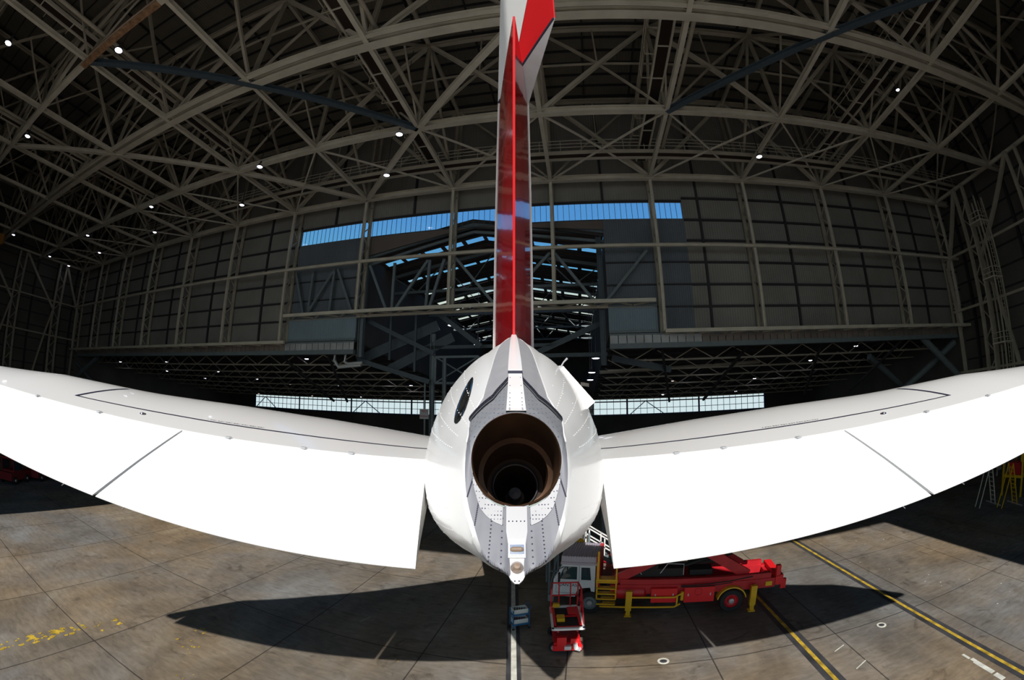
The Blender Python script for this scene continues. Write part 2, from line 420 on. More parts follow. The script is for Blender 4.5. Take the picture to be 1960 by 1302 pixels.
# annex rear wall with the long window strip
zw0, zw1 = CZ - 1.30, CZ + 1.55
xw0, xw1 = -.925 * YB, .459 * YB
rw = MB(); rw.m = 0
rw.box((XL, YB, 0), (XR, YB + .2, zw0)); rw.box((XL, YB, zw1), (XR, YB + .2, za(YB) + .3)); rw.box((XL, YB, zw0), (xw0, YB + .2, zw1)); rw.box((xw1, YB, zw0), (XR, YB + .2, zw1))
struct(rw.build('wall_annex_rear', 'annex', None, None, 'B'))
npan = 8; wid = (xw1 - xw0) / npan
for i in range(npan):
    a = xw0 + i * wid; b = a + wid; g = MB(); g.m = 0
    g.face([(a, YB + .1, zw0), (b, YB + .1, zw0), (b, YB + .1, zw1), (a, YB + .1, zw1)]); g.m = 1
    nx = 11
    for j in range(nx + 1):
        xx = a + (b - a) * j / nx; t = .16 if j in (0, nx) else .035; g.box((xx - t, YB - .02, zw0), (xx + t, YB + .08, zw1))
    g.box((a, YB - .03, zw1 - .55), (b, YB + .08, zw1 - .33)); g.box((a, YB - .02, CZ - .25), (b, YB + .06, CZ - .15)); g.box((a, YB - .04, zw0 - .1), (b, YB + .08, zw0 + .1))
    if i % 2 == 0: g.bar((a + .5, YB - .1, zw0), (a + wid / 4, YB - .1, zw1 - .4), .14); g.bar((a + wid / 2, YB - .1, zw0), (a + wid / 4, YB - .1, zw1 - .4), .14)
    struct(g.build('window_%d' % (i + 2), ['winglass', 'window_fringe'], None, None, 'B'))
# nose bay
YN = 100.0; ze = CZ + 15.0; zg = CZ + 17.3; xg = -9.2
wn = MB(); wn.prism([(xo0 - .2, YS + .2, za(YS)), (xo0 - .2, YB, za(YB)), (xo0 - .2, YB, 0), (xo0 - .2, YN, 0), (xo0 - .2, YN, ze + .1), (xo0 - .2, YS + .2, ze + .1)], (.2, 0, 0)); struct(wn.build('wall_nose_bay_left', 'brownroof', None, None, 'B'))
wn = MB(); wn.prism([(xo1, YS + .2, za(YS)), (xo1, YB, za(YB)), (xo1, YB, 0), (xo1, YN, 0), (xo1, YN, ze + .1), (xo1, YS + .2, ze + .1)], (.2, 0, 0)); struct(wn.build('wall_nose_bay_right', 'brownroof', None, None, 'B'))
wn = MB(); wn.box((xo0, YN, 0), (xo1, YN + .2, zg)); struct(wn.build('wall_nose_bay_rear', 'annex', None, None, 'B'))
rows = [40.3, 46.3, 52.5, 58.0, 63.5, 69.0, 75.0, 81.0, 88.0]
roof = MB()
def gz(x): return ze + (zg - ze) * (1 - abs(x - xg) / ((xg - xo0) if x < xg else (xo1 - xg) * 1.1))
edges = [YS]
for r_ in rows: edges += [r_ - .5, r_ + .5]
edges.append(YN)
xs_ = [xo0] + [xo0 + 1.35 + 1.95 * i for i in range(4)]
for i, (a, b) in enumerate(zip(edges[:-1], edges[1:])):
    for (xa, xb) in ((xo0, xg), (xg, xo1)):
        roof.m = 0
        if i % 2 == 0:
            roof.face([(xa, a, gz(xa)), (xb, a, gz(xb)), (xb, b, gz(xb)), (xa, b, gz(xa))])
            yy = a + .3
            roof.m = 1
            while yy < b - .1 and b - a > 1: roof.bar((xa, yy, gz(xa) - .12), (xb, yy, gz(xb) - .12), .12, .2); yy += 1.5
        else:
            n = 5; L_ = (xb - xa)
            for k in range(n):                 # ribs between the panes
                u0 = xa + L_ * k / n; u1 = u0 + .45
                roof.face([(u0, a, gz(u0)), (u1, a, gz(u1)), (u1, b, gz(u1)), (u0, b, gz(u0))])
struct(roof.build('ceiling_nose_bay', ['brownroof', 'purlin'], None, None, 'B'))
for ri, r_ in enumerate(rows):
    g = MB()
    for (xa, xb) in ((xo0, xg), (xg, xo1)):
        n = 5; L_ = xb - xa
        for k in range(n):
            u0 = xa + L_ * k / n + .45; u1 = xa + L_ * (k + 1) / n
            g.face([(u0, r_ - .5, gz(u0)), (u1, r_ - .5, gz(u1)), (u1, r_ + .5, gz(u1)), (u0, r_ + .5, gz(u0))])
    struct(g.build('window_%d' % (ri + 11), 'skyglass', None, None, 'B'))
# rafters of the nose bay
for i, y in enumerate((43.5, 55.5, 66.5, 78.0)):
    t_ = thing('bay_roof_truss', 'slate roof truss under the skylight rows of the tall bay, %s from the opening' % nth(i), 'truss', (xg, y, ze - 2.2), 'B', 'trusses of the skylit bay')
    MB().bar((xo0, y, ze - .3), (xg, y, zg - .35), .2, .35).bar((xg, y, zg - .35), (xo1, y, ze - .1), .2, .35).build('rafter', 'slate_steel', t_)
    MB().bar((xo0, y, ze - 2.2), (xo1, y, ze - 2.2), .2, .3).build('bottom_chord', 'slate_steel', t_)
    m_ = MB(); n = 8
    for k in range(n):
        xa = xo0 + (xo1 - xo0) * k / n; xb = xo0 + (xo1 - xo0) * (k + 1) / n
        if k % 2: m_.bar((xa, y, ze - 2.2), (xb, y, gz(xb) - .4), .1)
        else: m_.bar((xa, y, gz(xa) - .4), (xb, y, ze - 2.2), .1)
    m_.build('web', 'slate_steel', t_)

# side walls, front wall with door opening and tail slot
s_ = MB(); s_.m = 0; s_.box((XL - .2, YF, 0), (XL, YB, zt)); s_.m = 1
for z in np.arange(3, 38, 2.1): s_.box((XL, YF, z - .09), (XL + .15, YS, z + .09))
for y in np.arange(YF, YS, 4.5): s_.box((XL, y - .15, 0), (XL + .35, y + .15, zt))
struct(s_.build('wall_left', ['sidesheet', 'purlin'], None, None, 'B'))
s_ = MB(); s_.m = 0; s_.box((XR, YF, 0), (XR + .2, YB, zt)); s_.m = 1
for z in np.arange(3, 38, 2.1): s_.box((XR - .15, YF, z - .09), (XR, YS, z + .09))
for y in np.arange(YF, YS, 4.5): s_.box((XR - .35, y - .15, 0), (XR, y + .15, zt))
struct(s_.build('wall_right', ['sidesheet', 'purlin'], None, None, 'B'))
ox0, ox1, oz = -33.3, 22.0, 26.1; sx0, sx1 = -.95, 1.3
s_ = MB(); s_.box((XL, YF - .3, 0), (ox0, YF, zt)); s_.box((ox1, YF - .3, 0), (XR, YF, zt))
s_.box((ox0, YF - .3, oz), (sx0, YF, zt)); s_.box((sx1, YF - .3, oz), (ox1, YF, zt)); s_.box((sx0, YF - .3, 36.5), (sx1, YF, zt))
struct(s_.build('wall_front', 'wallsheet', None, None, 'B'))

# --- roof trusses across the hangar ---------------------------------------------------
tl = ['nearest the doors and above the camera', 'second from the doors, ending beside the rusty beam', 'heavy double flanged one passing behind the fin top', 'next to last before the wall', 'last one along the top of the panelled wall']
for j, y in enumerate(YJ):
    t_ = thing('roof_truss', 'beige steel roof truss across the hangar, ' + tl[j], 'truss', (XK[7], y, ZB - .4), 'B', 'roof trusses across the hangar')
    x0, x1 = XL + .3, XR - .3
    b_ = MB()
    if j == 2:
        b_.bar((x0, y + .22, ZB), (x1, y + .22, ZB), .60, .5, 'I'); b_.bar((x0, y - .50, ZB + .05), (x1, y - .50, ZB + .05), .30, .34, 'I')
    else: b_.bar((x0, y, ZB), (x1, y, ZB), .5, .5, 'I')
    b_.build('bottom_chord', 'beige', t_)
    MB().bar((x0, y, ZT), (x1, y, ZT), .4, .4, 'I').build('top_chord', 'beige2', t_)
    zm = ZB + (ZT - ZB) * .52
    for k, x in enumerate(XK): MB().bar((x, y, ZB), (x, y, ZT), .28, .28, 'H').build('post', 'beige2', t_)
    for k in range(len(XK) - 1):
        xa, xb = XK[k], XK[k + 1]; xm = (xa + xb) / 2
        if (k + j) % 2: xa, xb = xb, xa
        MB().bar((xa, y, ZB), (xb, y, ZT), .34, .3, 'H').build('main_diagonal', 'beige', t_)
        MB().bar((xb, y, ZB), (xm, y, zm), .16, .16).bar((xm, y, zm), (xm, y, ZT), .12, .12).bar((xm, y, zm), (xa, y, ZT), .2, .2).build('sub_diagonal', 'beige2', t_)
        if j < 4: MB().bar((XK[k], y + .02, zm), (XK[k + 1], y + .02, zm), .14, .14).build('mid_rail', 'beige2', t_)
# longitudinal trusses
for k, x in enumerate(XK):
    t_ = thing('longitudinal_truss', 'beige steel truss running from the doors to the wall, %s from the left corner' % nth(k), 'truss', (x, 15.2, ZB - .3), 'B', 'roof trusses running to the wall')
    MB().bar((x, YF + .3, ZB), (x, YC, ZB), .30, .34, 'I').build('bottom_chord', 'beige', t_)
    MB().bar((x, YF + .3, ZT - .1), (x, YS - .2, ZT - .1), .3, .3, 'I').build('top_chord', 'beige2', t_)
    for j in range(4):
        ya, yb = YJ[j], YJ[j + 1]
        if j % 2: ya, yb = yb, ya
        MB().bar((x, ya, ZB), (x, (ya + yb) / 2, (ZB + ZT) / 2), .22).bar((x, (ya + yb) / 2, (ZB + ZT) / 2), (x, yb, ZT), .22).bar((x, yb, ZB), (x, (ya + yb) / 2, (ZB + ZT) / 2), .13).build('web_diagonal', 'beige2', t_)
# bracing in the plane of the bottom chords: heavy diagonals, thin crosses
def nd(k, j): return (-1.8 + 8.94 * k, YJ[j], ZB - .12)
heavy = [((0, 2), (-1, 3), 'beige', 'from the double beam to the second beam, left of the fin'), ((-1, 3), (-2, 4), 'beige', 'meeting the wall beam left of the fin'),
         ((-4, 2), (-3, 3), 'beige', 'left end, from the double beam'), ((-3, 3), (-2, 4), 'beige', 'falling right to the wall beam beside the lamp'),
         ((-3, 1), (-2, 2), 'blue_steel', 'near left, starting at the rusty joint'), ((-2, 2), (-1, 3), 'blue_steel', 'left of the fin, ending at the lamp'),
         ((1, 3), (2, 2), 'blue_steel', 'right of the fin, rising to the right'), ((2, 2), (3, 1), 'blue_steel', 'far right at the top edge'),
         ((-5, 1), (-4, 2), 'beige', 'far left at the frame edge')]
for a, b, m_, lb in heavy:
    o = MB().bar(nd(*a), nd(*b), .42, .34, 'I').build('roof_brace', m_, None, None, 'B')
    tag(o, ('dark blue' if m_ == 'blue_steel' else 'beige') + ' steel roof brace, ' + lb, 'brace', 'heavy diagonal roof braces')
o = MB().bar((XK[6] - .6, 6.2, ZB - .02), (XK[7] - .4, 6.2, ZB - .02), .56, .56, 'I').build('splice_beam', 'rust', None, None, 'B')
tag(o, 'rust streaked beam length of the truss chord at the upper left', 'beam')
for k in range(-9, 5):
    for j in (3,):
        o = MB().bar(nd(k, j), nd(k + 1, j + 1), .13).bar(nd(k + 1, j), nd(k, j + 1), .13).build('cross_brace', 'beige', None, None, 'B')
        tag(o, 'thin beige crossed roof rods in the bay before the wall, %s from left' % nth(k + 9), 'brace', 'thin crossed roof rods')
# walkways hung in the roof, running to the wall
for i, xw in enumerate((-46.0, -29.2, -12.2, 6.6, 23.8)):
    zwk = ZB + 1.8
    t_ = thing('roof_walkway', ['walkway high under the roof nearest the left wall', 'steel roof walkway left of the blue brace with handrail', 'steel roof walkway just left of the aircraft fin', 'ladder like roof walkway right beside the aircraft fin', 'steel roof walkway at right with open handrail'][i], 'walkway', (xw, 14, zwk), 'B', 'walkways under the roof')
    for s in (-.45, .45): MB().box((xw + s - .07, YF + 1, zwk - .12), (xw + s + .07, YC, zwk + .12)).build('side_rail', 'beige', t_)
    MB().box((xw - .38, YF + 1, zwk), (xw + .38, YC, zwk + .04)).build('deck', 'burnt2', t_)
    y = YF + 1
    while y < YC: MB().box((xw - .45, y - .05, zwk - .1), (xw + .45, y + .05, zwk - .03)).build('rung', 'beige', t_); y += 3.2
    m_ = MB(); y = YF + 1
    for h in (.55, 1.1): m_.box((xw - 1.15, YF + 1, zwk + h - .03), (xw - 1.09, YC, zwk + h + .03))
    while y < YC: m_.box((xw - 1.15, y - .03, zwk), (xw - 1.09, y + .03, zwk + 1.1)); m_.box((xw - 1.15, y - .03, zwk - .06), (xw - .4, y + .03, zwk)); y += 2.4
    m_.build('handrail', 'beige2', t_)
    MB().bar((xw + 1.6, YF + 1, zwk - .2), (xw + 1.6, YC, zwk - .2), .3, kind='tube').build('service_pipe', 'beige2', t_)
t_ = thing('wall_walkway', 'long beige walkway with handrails along the top of the panelled wall', 'walkway', (-19, 31.5, ZB + .9), 'B')
MB().box((XL + .5, 31.2, ZB + .9), (XR - .5, 31.35, ZB + 1.2)).build('side_rail', 'beige', t_); MB().box((XL + .5, 32.2, ZB + .9), (XR - .5, 32.35, ZB + 1.2)).build('side_rail', 'beige', t_)
MB().box((XL + .5, 31.35, ZB + 1.1), (XR - .5, 32.2, ZB + 1.15)).build('deck', 'burnt2', t_)
m_ = MB()
for h in (.5, .85, 1.2): m_.box((XL + .5, 31.25, ZB + 1.1 + h), (XR - .5, 31.3, ZB + 1.15 + h))
x = XL + .5
while x < XR: m_.box((x, 31.25, ZB + 1.1), (x + .05, 31.3, ZB + 2.35)); x += 1.8
m_.build('handrail', 'beige', t_)

# --- lattice columns on the wall --------------------------------------------------------
for k, x in enumerate(XK):
    kk = k - 9
    zbot = CZ + (8.6 if kk in (-2, -1, 0) else 6.0)
    t_ = thing('lattice_column', 'beige lattice column on the panelled wall, %s from the left corner' % nth(k), 'column', (x, YC, zbot), 'B', 'lattice columns on the panelled wall')
    MB().bar((x, YC, zbot), (x, YC, ZB), .26, .26, 'H').build('front_chord', 'beige', t_)
    MB().bar((x, YC + 1.25, zbot - .3), (x, YC + 1.25, ZT), .3, .26, 'H').build('rear_chord', 'beige2', t_)
    m_ = MB(); z = zbot; fl = 0
    while z < ZB - 1:
        a, b = ((YC, YC + 1.25) if fl else (YC + 1.25, YC)); m_.bar((x, a, z), (x, b, z + 1.1), .09); z += 1.1; fl = 1 - fl
    m_.build('lacing', 'beige2', t_)
for nm, lb, y_, z_, a, b in (('wall_girder', 'single beige beam crossing the wall at mid height', YC - .1, CZ + .392 * YC, XL + 1, XR - 1),):
    tag(MB().bar((a, y_, z_), (b, y_, z_), .26, .26, 'I').build(nm, 'beige', None, None, 'B'), lb, 'beam')
def lattice_girder(lb, a, b, z):
    t_ = thing('lattice_girder', lb, 'girder', ((a + b) / 2, YC, z - .15), 'B', 'flat lattice girders at the foot of the wall')
    MB().bar((a, YC - .1, z), (b, YC - .1, z), .24, .30).build('front_chord', 'beige', t_)
    MB().bar((a, YC + 1.3, z - .15), (b, YC + 1.3, z - .15), .24, .24).build('rear_chord', 'beige2', t_)
    m_ = MB(); x = a; fl = 0
    while x < b - .5:
        p, q = ((YC - .1, YC + 1.3) if fl else (YC + 1.3, YC - .1)); m_.bar((x, p, z - .08), (min(x + 1.5, b), q, z - .08), .12); x += 1.5; fl = 1 - fl
    m_.build('lacing', 'beige2', t_)
lattice_girder('beige lattice girder across the tall opening behind the fin', -.83 * YC, .192 * YC, CZ + 8.55)
lattice_girder('beige lattice girder at the foot of the wall, right of the fin', XK[10], XR - 1, CZ + 6.0)
lattice_girder('beige lattice girder at the foot of the wall, far left', XL + 1, -.82 * YC, CZ + 5.9)
# slate braces between the beam and the girder
zh, zl = CZ + .392 * YC - .1, CZ + 8.7
def px(q): return q * (YC + .9)
br = [((-.80, 1), (-.755, 0)), ((-.66, 1), (-.745, 0)), ((-.65, 1), (-.59, 0)), ((-.66, 1), (-.665, 0)), ((-.735, 1), (-.74, 0)), ((-.545, 1), (-.485, 0)), ((-.47, 1), (-.47, 0)), ((-.375, 1), (-.462, 0)), ((-.37, 1), (-.375, 0)), ((-.33, 1), (-.366, 0)), ((-.30, 1), (-.195, 0)), ((-.06, 1), (-.18, 0)), ((-.05, 1), (.045, 0)), ((.18, 1), (.07, 0))]
for i, (a, b) in enumerate(br):
    o = MB().bar((px(a[0]), YC + .9, zh if a[1] else zl), (px(b[0]), YC + .9, zh if b[1] else zl), .24).build('slate_brace', 'slate_steel', None, None, 'B')
    tag(o, 'slate grey strut between mid beam and lattice girder, %s from left' % nth(i), 'strut', 'slate struts behind the fin')
# bracing below, inside the annex, around the tall opening
def post(x, y, z0, z1, s, lb, m_='slate_steel'):
    tag(MB().bar((x, y, z0), (x, y, z1), s, s, 'H').build('annex_column', m_, None, None, 'B'), lb, 'column', 'slate columns beside the tall opening')
post(xo0 + .3, YS + .3, zr(.13), zr(.40), .5, 'slate column left edge of the tall opening')
post(xo1 - .5, YS + .3, zr(.10), zr(.42), .45, 'slate column right edge of the tall opening', 'slate_dark')
post(-.345 * 38 - .3, 38.05, 0, CZ + 7, .4, 'slate column beside the no smoking sign')
post(-.33 * YS, YS + 1, 0, CZ + 4.5, .3, 'thin slate column right of the no smoking sign')
# the box shaped braced frame and sloping stair girders left of the tail
def frame(lb, x0, x1, z0, z1, y, m_='slate_steel', s=.2):
    t_ = thing('braced_frame', lb, 'frame', ((x0 + x1) / 2, y, z0), 'B')
    MB().bar((x0, y, z0), (x1, y, z0), s).build('bottom_rail', m_, t_); MB().bar((x0, y, z1), (x1, y, z1), s).build('top_rail', m_, t_)
    MB().bar((x0, y, z0), (x0, y, z1), s).build('post', m_, t_); MB().bar((x1, y, z0), (x1, y, z1), s).build('post', m_, t_)
    MB().bar((x0, y, z0), (x1, y, z1), s * .6).bar((x1, y, z0), (x0, y, z1), s * .6).build('cross_brace', m_, t_)
frame('square cross braced slate frame left of the tail cone', -.345 * 38, -.235 * 38, CZ + .062 * 38, CZ + .126 * 38, 38)
for lb, p, q, s in (('wide slate stair girder sloping up behind the fin, upper', (-.565 * 38, 38, CZ + .118 * 38), (-.34 * 38, 38, CZ + .205 * 38), 1.0),
                    ('wide slate stair girder sloping up behind the fin, lower', (-.47 * 38, 38, CZ + .095 * 38), (-.30 * 38, 38, CZ + .175 * 38), .9),
                    ('long slate strut falling right below the lattice girder', (-.56 * 37, 37, CZ + .235 * 37), (-.35 * 37, 37, CZ + .135 * 37), .4),
                    ('slate strut falling right beside the blue lamp', (-.34 * 37, 37, CZ + .235 * 37), (-.23 * 37, 37, CZ + .15 * 37), .45),
                    ('slate horizontal beam above the square braced frame', (-.38 * 38, 38, CZ + .15 * 38), (-.05 * 38, 38, CZ + .15 * 38), .3),
                    ('slate strut rising left to right under the right half of the opening', (-.10 * 38, 38, CZ + .13 * 38), (.06 * 38, 38, CZ + .20 * 38), .5),
                    ('slate rail at the right half of the opening', (-.12 * 38, 38, CZ + .125 * 38), (.07 * 38, 38, CZ + .125 * 38), .35),
                    ('dark sloping pipe brace under the left fascia', (-.56 * 37, 37, CZ + .12 * 37), (-.36 * 37, 37, CZ + .065 * 37), .45),
                    ('thick tube brace under the right fascia beside the tail', (.08 * 40, 40, CZ + .115 * 40), (.22 * 40, 40, CZ + .085 * 40), .6),
                    ('thin slate hanger left of the blue lamp', (-.40 * 37, 37, CZ + .09 * 37), (-.40 * 37, 37, CZ + .24 * 37), .18),
                    ('thin slate hanger right above the sign', (-.47 * 37, 37, CZ + .12 * 37), (-.47 * 37, 37, CZ + .25 * 37), .18)):
    m_ = MB()
    m_.bar(p, q, .2, s)
    tag(m_.build('slate_strut', 'slate_dark', None, None, 'B'), lb, 'strut')
for i, (xc, yc) in enumerate(((-.83, 37), (-.66, 37), (.20, 37), (.42, 37), (.64, 37), (.95, 36))):
    m_ = MB(); m_.bar((xc * yc, yc, CZ + 5), (xc * yc + (-1) ** i * 2.2, yc + 8, CZ + .5), .22); m_.bar((xc * yc, yc + .5, za(38) - .3), (xc * yc, YB - 2, za(YB) - .3), .2)
    tag(m_.build('roof_strut', 'purlin', None, None, 'B'), 'dark strut under the low annex roof, %s from left' % nth(i), 'strut', 'dark struts in the low annex')
for i, y in enumerate((40, 45, 50, 56, 62, 68, 74)):
    for s, (a, b) in enumerate(((XL + 1, xo0 - .5), (xo1 + .5, XR - 1))):
        t_ = thing('annex_truss', '%s low annex truss behind the wall, %s row from front' % (('left', 'right')[s], nth(i)), 'truss', ((a + b) / 2, y, za(y) - 1.4), 'B', 'low trusses of the annex')
        MB().bar((a, y, za(y) - 1.3), (b, y, za(y) - 1.3), .16).build('bottom_chord', 'beige2', t_)
        m_ = MB(); x = a; fl = 0
        while x < b - 2:
            z0, z1 = ((za(y) - 1.3, za(y) - .2) if fl else (za(y) - .2, za(y) - 1.3)); m_.bar((x, y, z0), (x + 2, y, z1), .09); x += 2; fl = 1 - fl
        m_.build('web', 'beige2', t_)
# big round tube cross in the right corner and one at the left
for lb, p, q in (('thick round tube brace in the right corner, falling right', (XR - 9, YS + .5, CZ + 5.8), (XR - 1, YS - 1.5, CZ - 1.5)),
                 ('thick round tube brace in the right corner, falling left', (XR - 2, YS + .5, CZ + 4.5), (XR - 12, YS + 6, CZ - 2.5)),
                 ('round tube brace behind the right corner cross', (XR - 12, YS + 6, CZ + 4), (XR - 3, YS + 8, CZ - 1)),
                 ('round tube brace in the left corner, falling left', (XL + 10, YS + .5, CZ + 4.8), (XL + 2, YS - 1, CZ + .5)),
                 ('round tube brace in the left corner, falling right', (XL + 1.5, YS, CZ + 3.6), (XL + 14, YS + 3, CZ - 3))):
    tag(MB().bar(p, q, .75, kind='tube').build('tube_brace', 'slate_steel', None, None, 'B'), lb, 'brace', 'thick round tube braces in the corners')
# corner trusses against the side walls
for sname, xs in (('left', XL + 1.3), ('right', XR - 2.8)):
    for i, y in enumerate((2.0, 11.0, 20.0, 29.0)):
        t_ = thing('side_column', 'tall dark beige lattice column on the %s side wall, %s from the doors' % (sname, nth(i)), 'column', (xs, y, 0), 'B', 'lattice columns on the side walls')
        MB().bar((xs, y, 0), (xs, y, ZB), .35, .35, 'H').build('chord', 'beige2', t_); MB().bar((xs, y + 1.4, 0), (xs, y + 1.4, ZB), .35, .35, 'H').build('chord', 'beige2', t_)
        m_ = MB(); z = 0; fl = 0
        while z < ZB - 2:
            a, b = ((y, y + 1.4) if fl else (y + 1.4, y)); m_.bar((xs, a, z), (xs, b, z + 1.6), .12); z += 1.6; fl = 1 - fl
        m_.build('lacing', 'beige2', t_)
        o = MB().bar((xs, y + 1.4, ZB), (xs, min(y + 9, YC + .6), CZ + 12), .4).bar((xs, min(y + 9, YC + .6), CZ + 12), (xs, min(y + 6, YC), CZ + 1), .35).build('side_brace', 'beige2', None, None, 'B')
        tag(o, 'bent beige brace on the %s side wall, %s from the doors' % (sname, nth(i)), 'brace', 'bent braces on the side walls')
    for i, z in enumerate((CZ + 1, CZ + 7.5, CZ + 13.3)):
        tag(MB().bar((xs, YF + .5, z), (xs, YS - .5, z), .25).build('side_rail', 'beige2', None, None, 'B'), 'beige rail along the %s side wall, %s from the floor' % (sname, nth(i)), 'rail', 'rails along the side walls')
# access tower with platforms at the right wall
t_ = thing('access_tower', 'dark caged ladder tower with railed platforms on the right wall', 'tower', (XR - 5, 27, 0), 'B')
for dx in (0, 1.5):
    for dy in (0, 1.5): MB().bar((XR - 5.5 + dx, 26 + dy, 0), (XR - 5.5 + dx, 26 + dy, CZ + 17), .14).build('post', 'beige2', t_)
for z in (CZ + 3, CZ + 9, CZ + 14.5):
    MB().box((XR - 5.6, 25.9, z), (XR - 3.9, 27.6, z + .12)).build('platform', 'beige', t_)
    m_ = MB()
    for h in (.5, 1.0):
        m_.bar((XR - 5.5, 26, z + h), (XR - 4, 26, z + h), .06).bar((XR - 5.5, 26, z + h), (XR - 5.5, 27.5, z + h), .06)
    m_.build('handrail', 'beige', t_)
m_ = MB(); z = .3
while z < CZ + 16: m_.bar((XR - 5.0, 25.95, z), (XR - 4.5, 25.95, z), .05); z += .4
m_.bar((XR - 5.0, 25.95, 0), (XR - 5.0, 25.95, CZ + 16.5), .06).bar((XR - 4.5, 25.95, 0), (XR - 4.5, 25.95, CZ + 16.5), .06); m_.build('ladder', 'beige2', t_)
# orange crane beam at far left
t_ = thing('crane_beam', 'orange crane end carriage at the far left under the roof', 'crane', (XL + 11, 15, CZ + 17), 'B')
MB().box((XL + 8, 12.5, CZ + 17.0), (XL + 12.5, 13.7, CZ + 18.4)).build('girder', 'orange', t_); MB().box((XL + 9, 12.2, CZ + 18.4), (XL + 9.5, 14, CZ + 18.9)).build('hoist', 'burnt2', t_)
MB().bar((XL + 10, 13, CZ + 18.4), (XL + 10, 13, ZB), .2).build('hanger', 'burnt2', t_)
# ducts
t_ = thing('silver_duct', 'bent silver duct hanging under the left fascia', 'duct', (-.58 * 37, 37, CZ + 3.4), 'B')
X0 = -.63 * 37
MB().tube([(X0, 36.6, CZ + 5.2), (X0, 36.6, CZ + 4.4), (X0 + .5, 36.6, CZ + 3.75), (X0 + 3.1, 36.6, CZ + 3.95)], .17).build('pipe', 'silver', t_, smooth=True)
MB().tube([(X0 + 1.35, 36.4, CZ + 5.2), (X0 + 1.35, 36.4, CZ + 4.2), (X0 + 1.8, 36.4, CZ + 4.05), (X0 + 3.3, 36.4, CZ + 4.15)], .15).build('pipe', 'silver', t_, smooth=True)
tag(MB().tube([(.05 * 48, 48, CZ + 4.0), (.45 * 48, 48, CZ + 4.6)], .22).build('long_pipe', 'beige2', None, None, 'B', True), 'long grey pipe under the annex roof right of the tail', 'pipe')
# sign
t_ = thing('no_smoking_sign', 'white sign with red NO SMOKING lettering left of the tail cone', 'sign', (-.372 * 36, 36, CZ - .95), 'B')
cx = -.372 * 36
MB().box((cx - .42, 35.95, CZ - .95), (cx + .42, 36.0, CZ - .06)).build('board', 'signwhite', t_)
MB().bar((cx, 36.1, 0), (cx, 36.1, CZ + 2.2), .12).build('post', 'slate_steel', t_)
for body, dz, sz in (('NO', .68, .30), ('SMOKING', .24, .19)):
    mt = Matrix.Translation((0, -.065, dz)) @ Matrix.Rotation(R(90), 4, 'X')
    text_mesh('lettering', body, sz, 'signred', t_, mt)

# --- lamps ------------------------------------------------------------------------------
def lamp(x, y, z, lb, r=.30, grp='high bay lamps under the hangar roof', lm='lamp', drop=None):
    t_ = thing('high_bay_lamp', lb, 'lamp', (x, y, z), 'B', grp)
    MB().lathe([(r * .92, .0), (r, .02), (r * .75, .2), (r * .35, .38), (r * .3, .62), (0.01, .64)], (x, y, z), n=16, cap=False).build('housing', 'housing', t_, smooth=True)
    MB().lathe([(r * .94, .015), (r * .6, -.05), (.01, -.07)], (x, y, z), n=16, cap=False).build('lens', lm, t_, smooth=True)
    MB().bar((x, y, z + .6), (x, y, drop or z + 1.2), .05).build('hanger', 'housing', t_)
hall = [(-25.3, 7.1), (-31.9, 0), (-42.5, 6.9), (-32.7, 29.5), (-25.7, 24.2), (-12.2, 24.3), (16.1, 29.3), (23.8, 18.2), (-43.3, 24.5), (-49.7, 29.7), (-61.2, 24.6), (-66.8, 29.8), (-81.0, 30.0), (-79.2, 25.0), (-15.6, 29.7), (-74.5, 15.8)]
hl = ['large bright lamp at upper left below the rusty brace', 'bright lamp at the upper left edge', 'bright lamp at the left edge below the first crossing', 'lamp over the wall beam left of the glazed band', 'half hidden lamp beside the thick diagonal brace', 'half hidden lamp left of the fin at the beam joint', 'single bright lamp right of the fin', 'faint lamp at upper right behind the truss', 'small lamp on the third beam at left', 'small clear lamp by the wall top at left', 'small lamp on the beam further left', 'small lamp at the left corner, right one', 'lamp deep in the left corner', 'lamp in the left corner above another', 'small lamp just left of the fin above the wall beam', 'lamp near the left edge by the orange crane']
for (x, y), lb in zip(hall, hl): lamp(x, y, CZ + 19.6, lb, .16 if x > 20 else (.31 if y < 20 else .27), drop=zt)
ann = [(-78.1, 43.4, 5.1), (-60.4, 42.6, 5.1), (-72.2, 51.2, 4.4), (-55.8, 50.4, 4.5), (-68.3, 58.2, 3.8), (-52.4, 56.8, 3.9), (-29.9, 40.8, 5.3), (-49.3, 62.5, 3.5), (-38.7, 62.3, 3.5), (-26.3, 55.2, 4.1), (-25.0, 61.2, 3.6), (-71.7, 78.6, 1.95), (-55.4, 78.2, 2.0), (-43.0, 78.3, 2.1), (13.4, 60.1, 3.7), (14.2, 54.6, 4.1), (15.0, 48.4, 4.7), (15.1, 76.3, 2.3), (29.1, 76.3, 2.3), (26.4, 60.9, 3.6), (30.9, 40.7, 5.3), (28.9, 48.1, 4.7), (27.6, 54.8, 4.1)]
